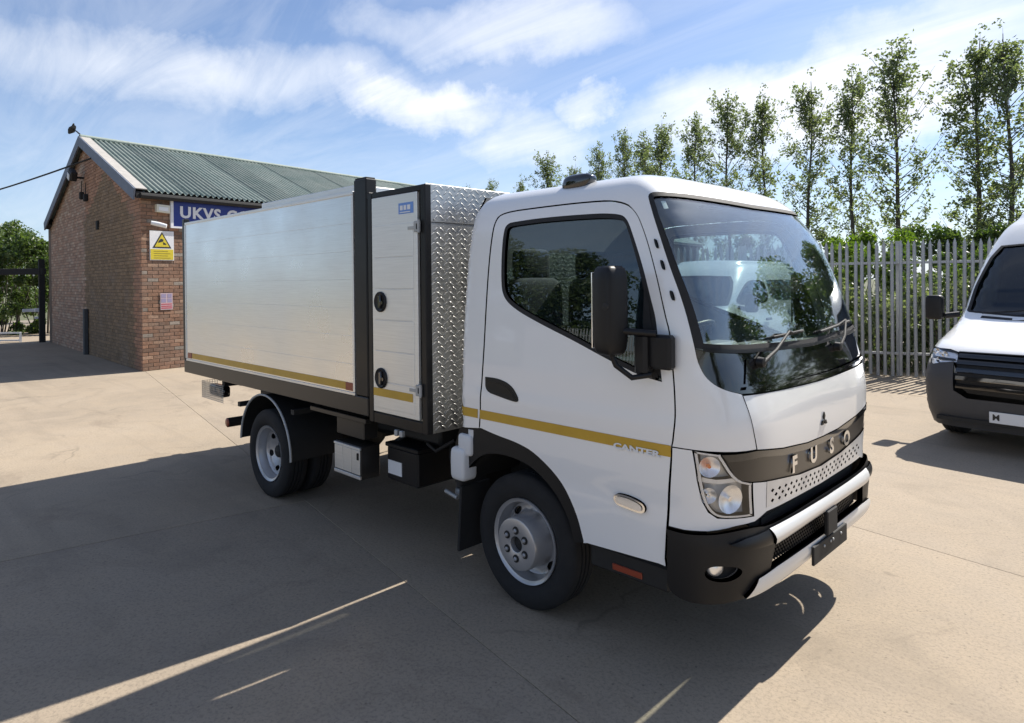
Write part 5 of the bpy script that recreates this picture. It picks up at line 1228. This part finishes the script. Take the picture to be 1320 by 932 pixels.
# ------------------------------------------------------------------ white van
VP = [(0,.22,-.08,.93,-5.9,9),(.25,.45,-.01,.985,-5.9,9),(.5,.70,.0,1.0,-5.9,9),(.75,.93,-.05,1.0,-5.9,8),(.87,1.04,-.13,.99,-5.9,7),(1.05,1.17,-.42,.955,-5.9,7),(1.25,1.28,-.75,.925,-5.9,8),(1.4,1.38,-.98,.915,-5.9,9),
      (1.8,1.72,-1.26,.885,-5.9,8),(2.2,2.06,-1.56,.83,-5.9,7),(2.5,2.30,-1.80,.77,-5.9,6),(2.7,2.45,-1.98,.70,-5.9,6),(2.85,2.56,-2.15,.62,-5.88,5),(3.0,2.66,-2.32,.58,-5.85,5),(3.2,2.69,-2.45,.3,-5.8,4),(3.4,2.70,-2.55,.05,-5.7,4)]
VPL = [(v, z if z < 1.38 else 1.38+(z-1.38)*.60, F if F > -1. else -1.+(F+1.)*.8, w, max(x, -4.35)+(0 if x > -5.89 else 0), n) for v, z, F, w, x, n in VP]
SV = make_surface(VP, x0=-2.6)
VC = (-2.5, 0, 1.2)
def s_at(v, x):
    lo_, hi_ = 0., 1.
    for _ in range(40):
        md = (lo_+hi_)/2
        if SV(md, v)[0] < x: lo_ = md
        else: hi_ = md
    return lo_
def vpanel(nm, pts, mat, root, **k): return panel(nm, SV, pts, mat, root, center=VC, **k)
def make_van(low=False):
    root = empty('panel_van', (0, 0, 0), 0, None, 'van')
    scr = [(.525,1.47),(.545,1.45),(.80,1.405),(1.,1.395),(1.2,1.405),(1.455,1.45),(1.475,1.47),(1.483,1.8),(1.472,2.2),(1.44,2.38),(1.2,2.41),(1.,2.42),(.8,2.41),(.56,2.38),(.528,2.2),(.517,1.8)]
    shp = [(s_at(1.50, -1.22), 1.50), (s_at(1.9, -1.50), 1.9), (s_at(2.2, -1.80), 2.2), (s_at(2.25, -2.05), 2.25), (s_at(2.22, -2.52), 2.22), (s_at(1.9, -2.54), 1.9), (s_at(1.52, -2.54), 1.52), (s_at(1.46, -2.2), 1.46), (s_at(1.42, -1.7), 1.42)]
    swin = chaikin(shp, 2)
    sill = ([(-1.75,.12),(-1.40,.12),(-1.38,.60),(-1.05,.85),(-.70,.60),(-.68,.12),(-.3,.12),] if low else [(-3.35,.12),(-2.95,.12),(-2.93,.60),(-2.6,.85),(-2.2,.60),(-2.18,.12),(-.9,.12),])+[(s_at(.12,-1.42),.12),(s_at(.12,-1.42),.12),(s_at(.42,-1.40),.42),(s_at(.62,-1.22),.62),(s_at(.70,-.98),.70),(s_at(.62,-.74),.62),(s_at(.50,-.60),.50),(s_at(.60,-.50),.66),(.50,.72),(.50,.885),(.62,.885),(.66,.86),(1.,.86)]
    full_ = sill+[(2-a, b) for a, b in sill[::-1]]; e_ = -1.75 if low else -3.35; outer = full_+[(2-e_, 3.38), (e_, 3.38)]
    rwin = [chaikin([(-.02, 1.50), (-.02, 2.22), (-.10, 2.24), (-1.38, 2.24), (-1.45, 2.15), (-1.45, 1.50)], 2)] if low else []
    vpanel('body_shell', clean(outer, .002), P2, root, holes=[scr, swin, mir(swin)]+rwin+[mir(q) for q in rwin], step=.06)
    for q in rwin:
        for m_ in (0, 1): vpanel('side_window', (mir if m_ else list)(inset(q, -.004)), M['glass'], root, off=-.01, thick=.005, step=.08)
    vpanel('windscreen', inset(scr, -.004), M['vanglass'], root, off=-.012, thick=.005, step=.08)
    vpanel('windscreen_seal', inset(scr, -.004), M['rubber'], root, holes=[inset(scr, .022)], off=.001, thick=.012, step=.05)
    for m_ in (0, 1):
        mm = mir if m_ else (lambda p: p)
        vpanel('side_window', mm(inset(swin, -.004)), M['glass'] if low else M['vanglass'], root, off=-.01, thick=.005, step=.08); vpanel('side_window_seal', mm(inset(swin, -.003)), M['rubber'], root, holes=[mm(inset(swin, .018))], off=.001, thick=.01, step=.05)
        hl_ = [(.505,.715),(.505,.87),(.56,.885),(.655,.862),(.665,.76),(.60,.735),(.55,.70)]
        h = vpanel('headlight', mm(hl_), M['reflector'], root, off=-.035, thick=.01, step=.03); vpanel('lamp_lens', mm(inset(hl_, -.003)), M['lens'], h, off=-.002, thick=.003, step=.04)
        vpanel('headlight_bezel', mm([(.51,.80),(.57,.80),(.655,.79),(.655,.772),(.57,.775),(.51,.775)]), M['plastic'], h, off=-.016, thick=.015, step=.03)
        for a_, b_ in ((.545,.84),(.60,.82),(.585,.755)):
            c = Vector(SV(2-a_ if m_ else a_, b_)); mb = MB(); mb.lathe(c-Vector((.03, 0, 0)), [(.0005, -.02), (.022, -.012), (.034, .012)], 14, 'x'); mb.build('main_lamp', M['chrome'], h, 50)
        # door shut line strip, handle, mirror
        mb = MB(); vs_, fs = soft_box((-1.16, (1 if m_ else -1)*1.165, 1.46), (.12, .19, .30), .05); mb.add(vs_, fs); mo = mb.build('mirror', M['plastic'], root, 60)
        mb = MB(); mb.tube([(-1.25, (1 if m_ else -1)*.93, 1.38), (-1.18, (1 if m_ else -1)*1.06, 1.36)], .035, 8); mb.build('mirror_arm', M['plastic'], mo, 60)
        mb = MB(); mb.box((-2.3, (1 if m_ else -1)*1.003, 1.15), (.22, .03, .05), .01); mb.build('door_handle', M['plastic'], root)
        mb = MB(); mb.box((-2.55 if low else -3.2, (1 if m_ else -1)*1.003, .72), (1.6 if low else 3.2, .02, .16), .006); mb.build('side_moulding', M['vanbump'], root)
        for x in (-1.0, -3.65 if low else -4.66):
            y = (1 if m_ else -1); mb = MB(); c = Vector((x, y*.865, .345)); mb.lathe(c, [(r_*.92, h_*1.05) for r_, h_ in tyre_prof(.215, .375, .215)], 48, 'y'); w = empty('wheel'); w.parent = root; mb.build('tyre', M['tyre'], w, 40)
            mb = MB(); mb.lathe(c, [(.198, .09*y), (.19, .07*y), (.17, .02*y), (.10, .05*y), (.06, .07*y), (.0005, .07*y)], 40, 'y', flip=1); mb.build('rim', M['wheel'], w, 40)
    bum = [(s_at(.06,-.62),.06),(s_at(.3,-.60),.30),(s_at(.50,-.60),.49),(s_at(.60,-.50),.65),(.505,.71),(.55,.695),(.60,.73),(.655,.752),(.66,.43),(.72,.36),(1.,.36)]
    bb2 = bum+[(2-a, b) for a, b in bum[::-1]]+[(1.5,.02),(.5,.02)]
    vpanel('bumper', clean(bb2, .002), M['vanbump'], root, off=.002, step=.05)
    gr_ = [(.664,.852),(1.,.858),(1.336,.852),(1.33,.50),(1.28,.41),(1.,.40),(.72,.41),(.67,.50)]
    vpanel('grille', gr_, M['plastic'], root, off=-.03, step=.05)
    for v0 in (.46, .55, .64, .73, .80): vpanel('grille_slat', [(.668,v0),(1.,v0-.004),(1.332,v0),(1.332,v0+.045),(1.,v0+.041),(.668,v0+.045)], M['gloss_black'], root, off=.0, thick=.02, step=.05)
    vpanel('bonnet_edge', [(.665,.866),(1.,.87),(1.335,.866),(1.335,.856),(1.,.860),(.665,.856)], M['plastic'], root, off=.002, thick=.004, step=.05)
    vpanel('cowl_grille', [(.62,1.40),(.80,1.375),(1.,1.368),(1.2,1.375),(1.38,1.40),(1.38,1.365),(1.2,1.34),(1.,1.333),(.8,1.34),(.62,1.365)], M['plastic'], root, off=.003, thick=.006, step=.05)
    for (a_, b_, c_, d_) in ((.62, 1.425, .95, 1.50), (1.05, 1.41, 1.36, 1.50)):
        q_ = [Vector(SV(a_+(c_-a_)*t/6, b_+(d_-b_)*t/6))+Vector((.02, 0, .012)) for t in range(7)]; mb = MB(); mb.tube(q_, .008, 6); mb.build('wiper', M['rubber'], root, 60)
    mb = MB(); mb.box((.012, 0, .40), (.012, .53, .112), .003); pl_ = mb.build('number_plate', M['label'], root)
    if not low: put_text('plate_character', 'M', .085, M['sign_black'], pl_, (.0195, -.205, .40), (0, 1, 0), (0, 0, 1), .0006, .002)
    mb = MB(); mb.box((-.1, 0, .33), (.2, 1.5, .04)); mb.box((-2.45 if low else -3.3, 0, .40), (3.4 if low else 5.0, 1.6, .18)); mb.build('underbody', M['chassis'], root)
    mb = MB(); mb.box((-4.34 if low else -5.895, 0, 1.15 if low else 1.5), (.02, 1.84, 1.5 if low else 2.0), .01); mb.build('rear_doors', M['paint'], root)
    if not low: mb = MB(); mb.box((-2.75, 0, 1.5), (.04, 1.74, 1.9)); mb.build('bulkhead', M['inner'], root)
    mb = MB(); mb.box((-1.25, 0, 1.22), (.5, 1.7, .30), .06); mb.build('dashboard', M['dash'], root, 40)
    for y in (-.5, .5): mb = MB(); mb.add(*soft_box((-2.35, y, 1.25), (.18, .5, .85), .05)); mb.add(*soft_box((-2.33, y, 1.76), (.12, .28, .2), .05)); mb.build('seat', M['seat'], root, 60)
    return root
van = make_van(); tag(van, 'white panel van with grey bumper parked right of the fence', 'van', 'parked white vans')
van.location = (1.53, 4.62, 0); van.rotation_euler = (0, 0, R(-90-7))
SV = make_surface(VPL, x0=-2.6)
van2 = make_van(True); tag(van2, 'lower white van with side windows, seen through the truck windscreen', 'van', 'parked white vans')
van2.location = (-3.15, 5.15, 0); van2.rotation_euler = (0, 0, R(-90+3))
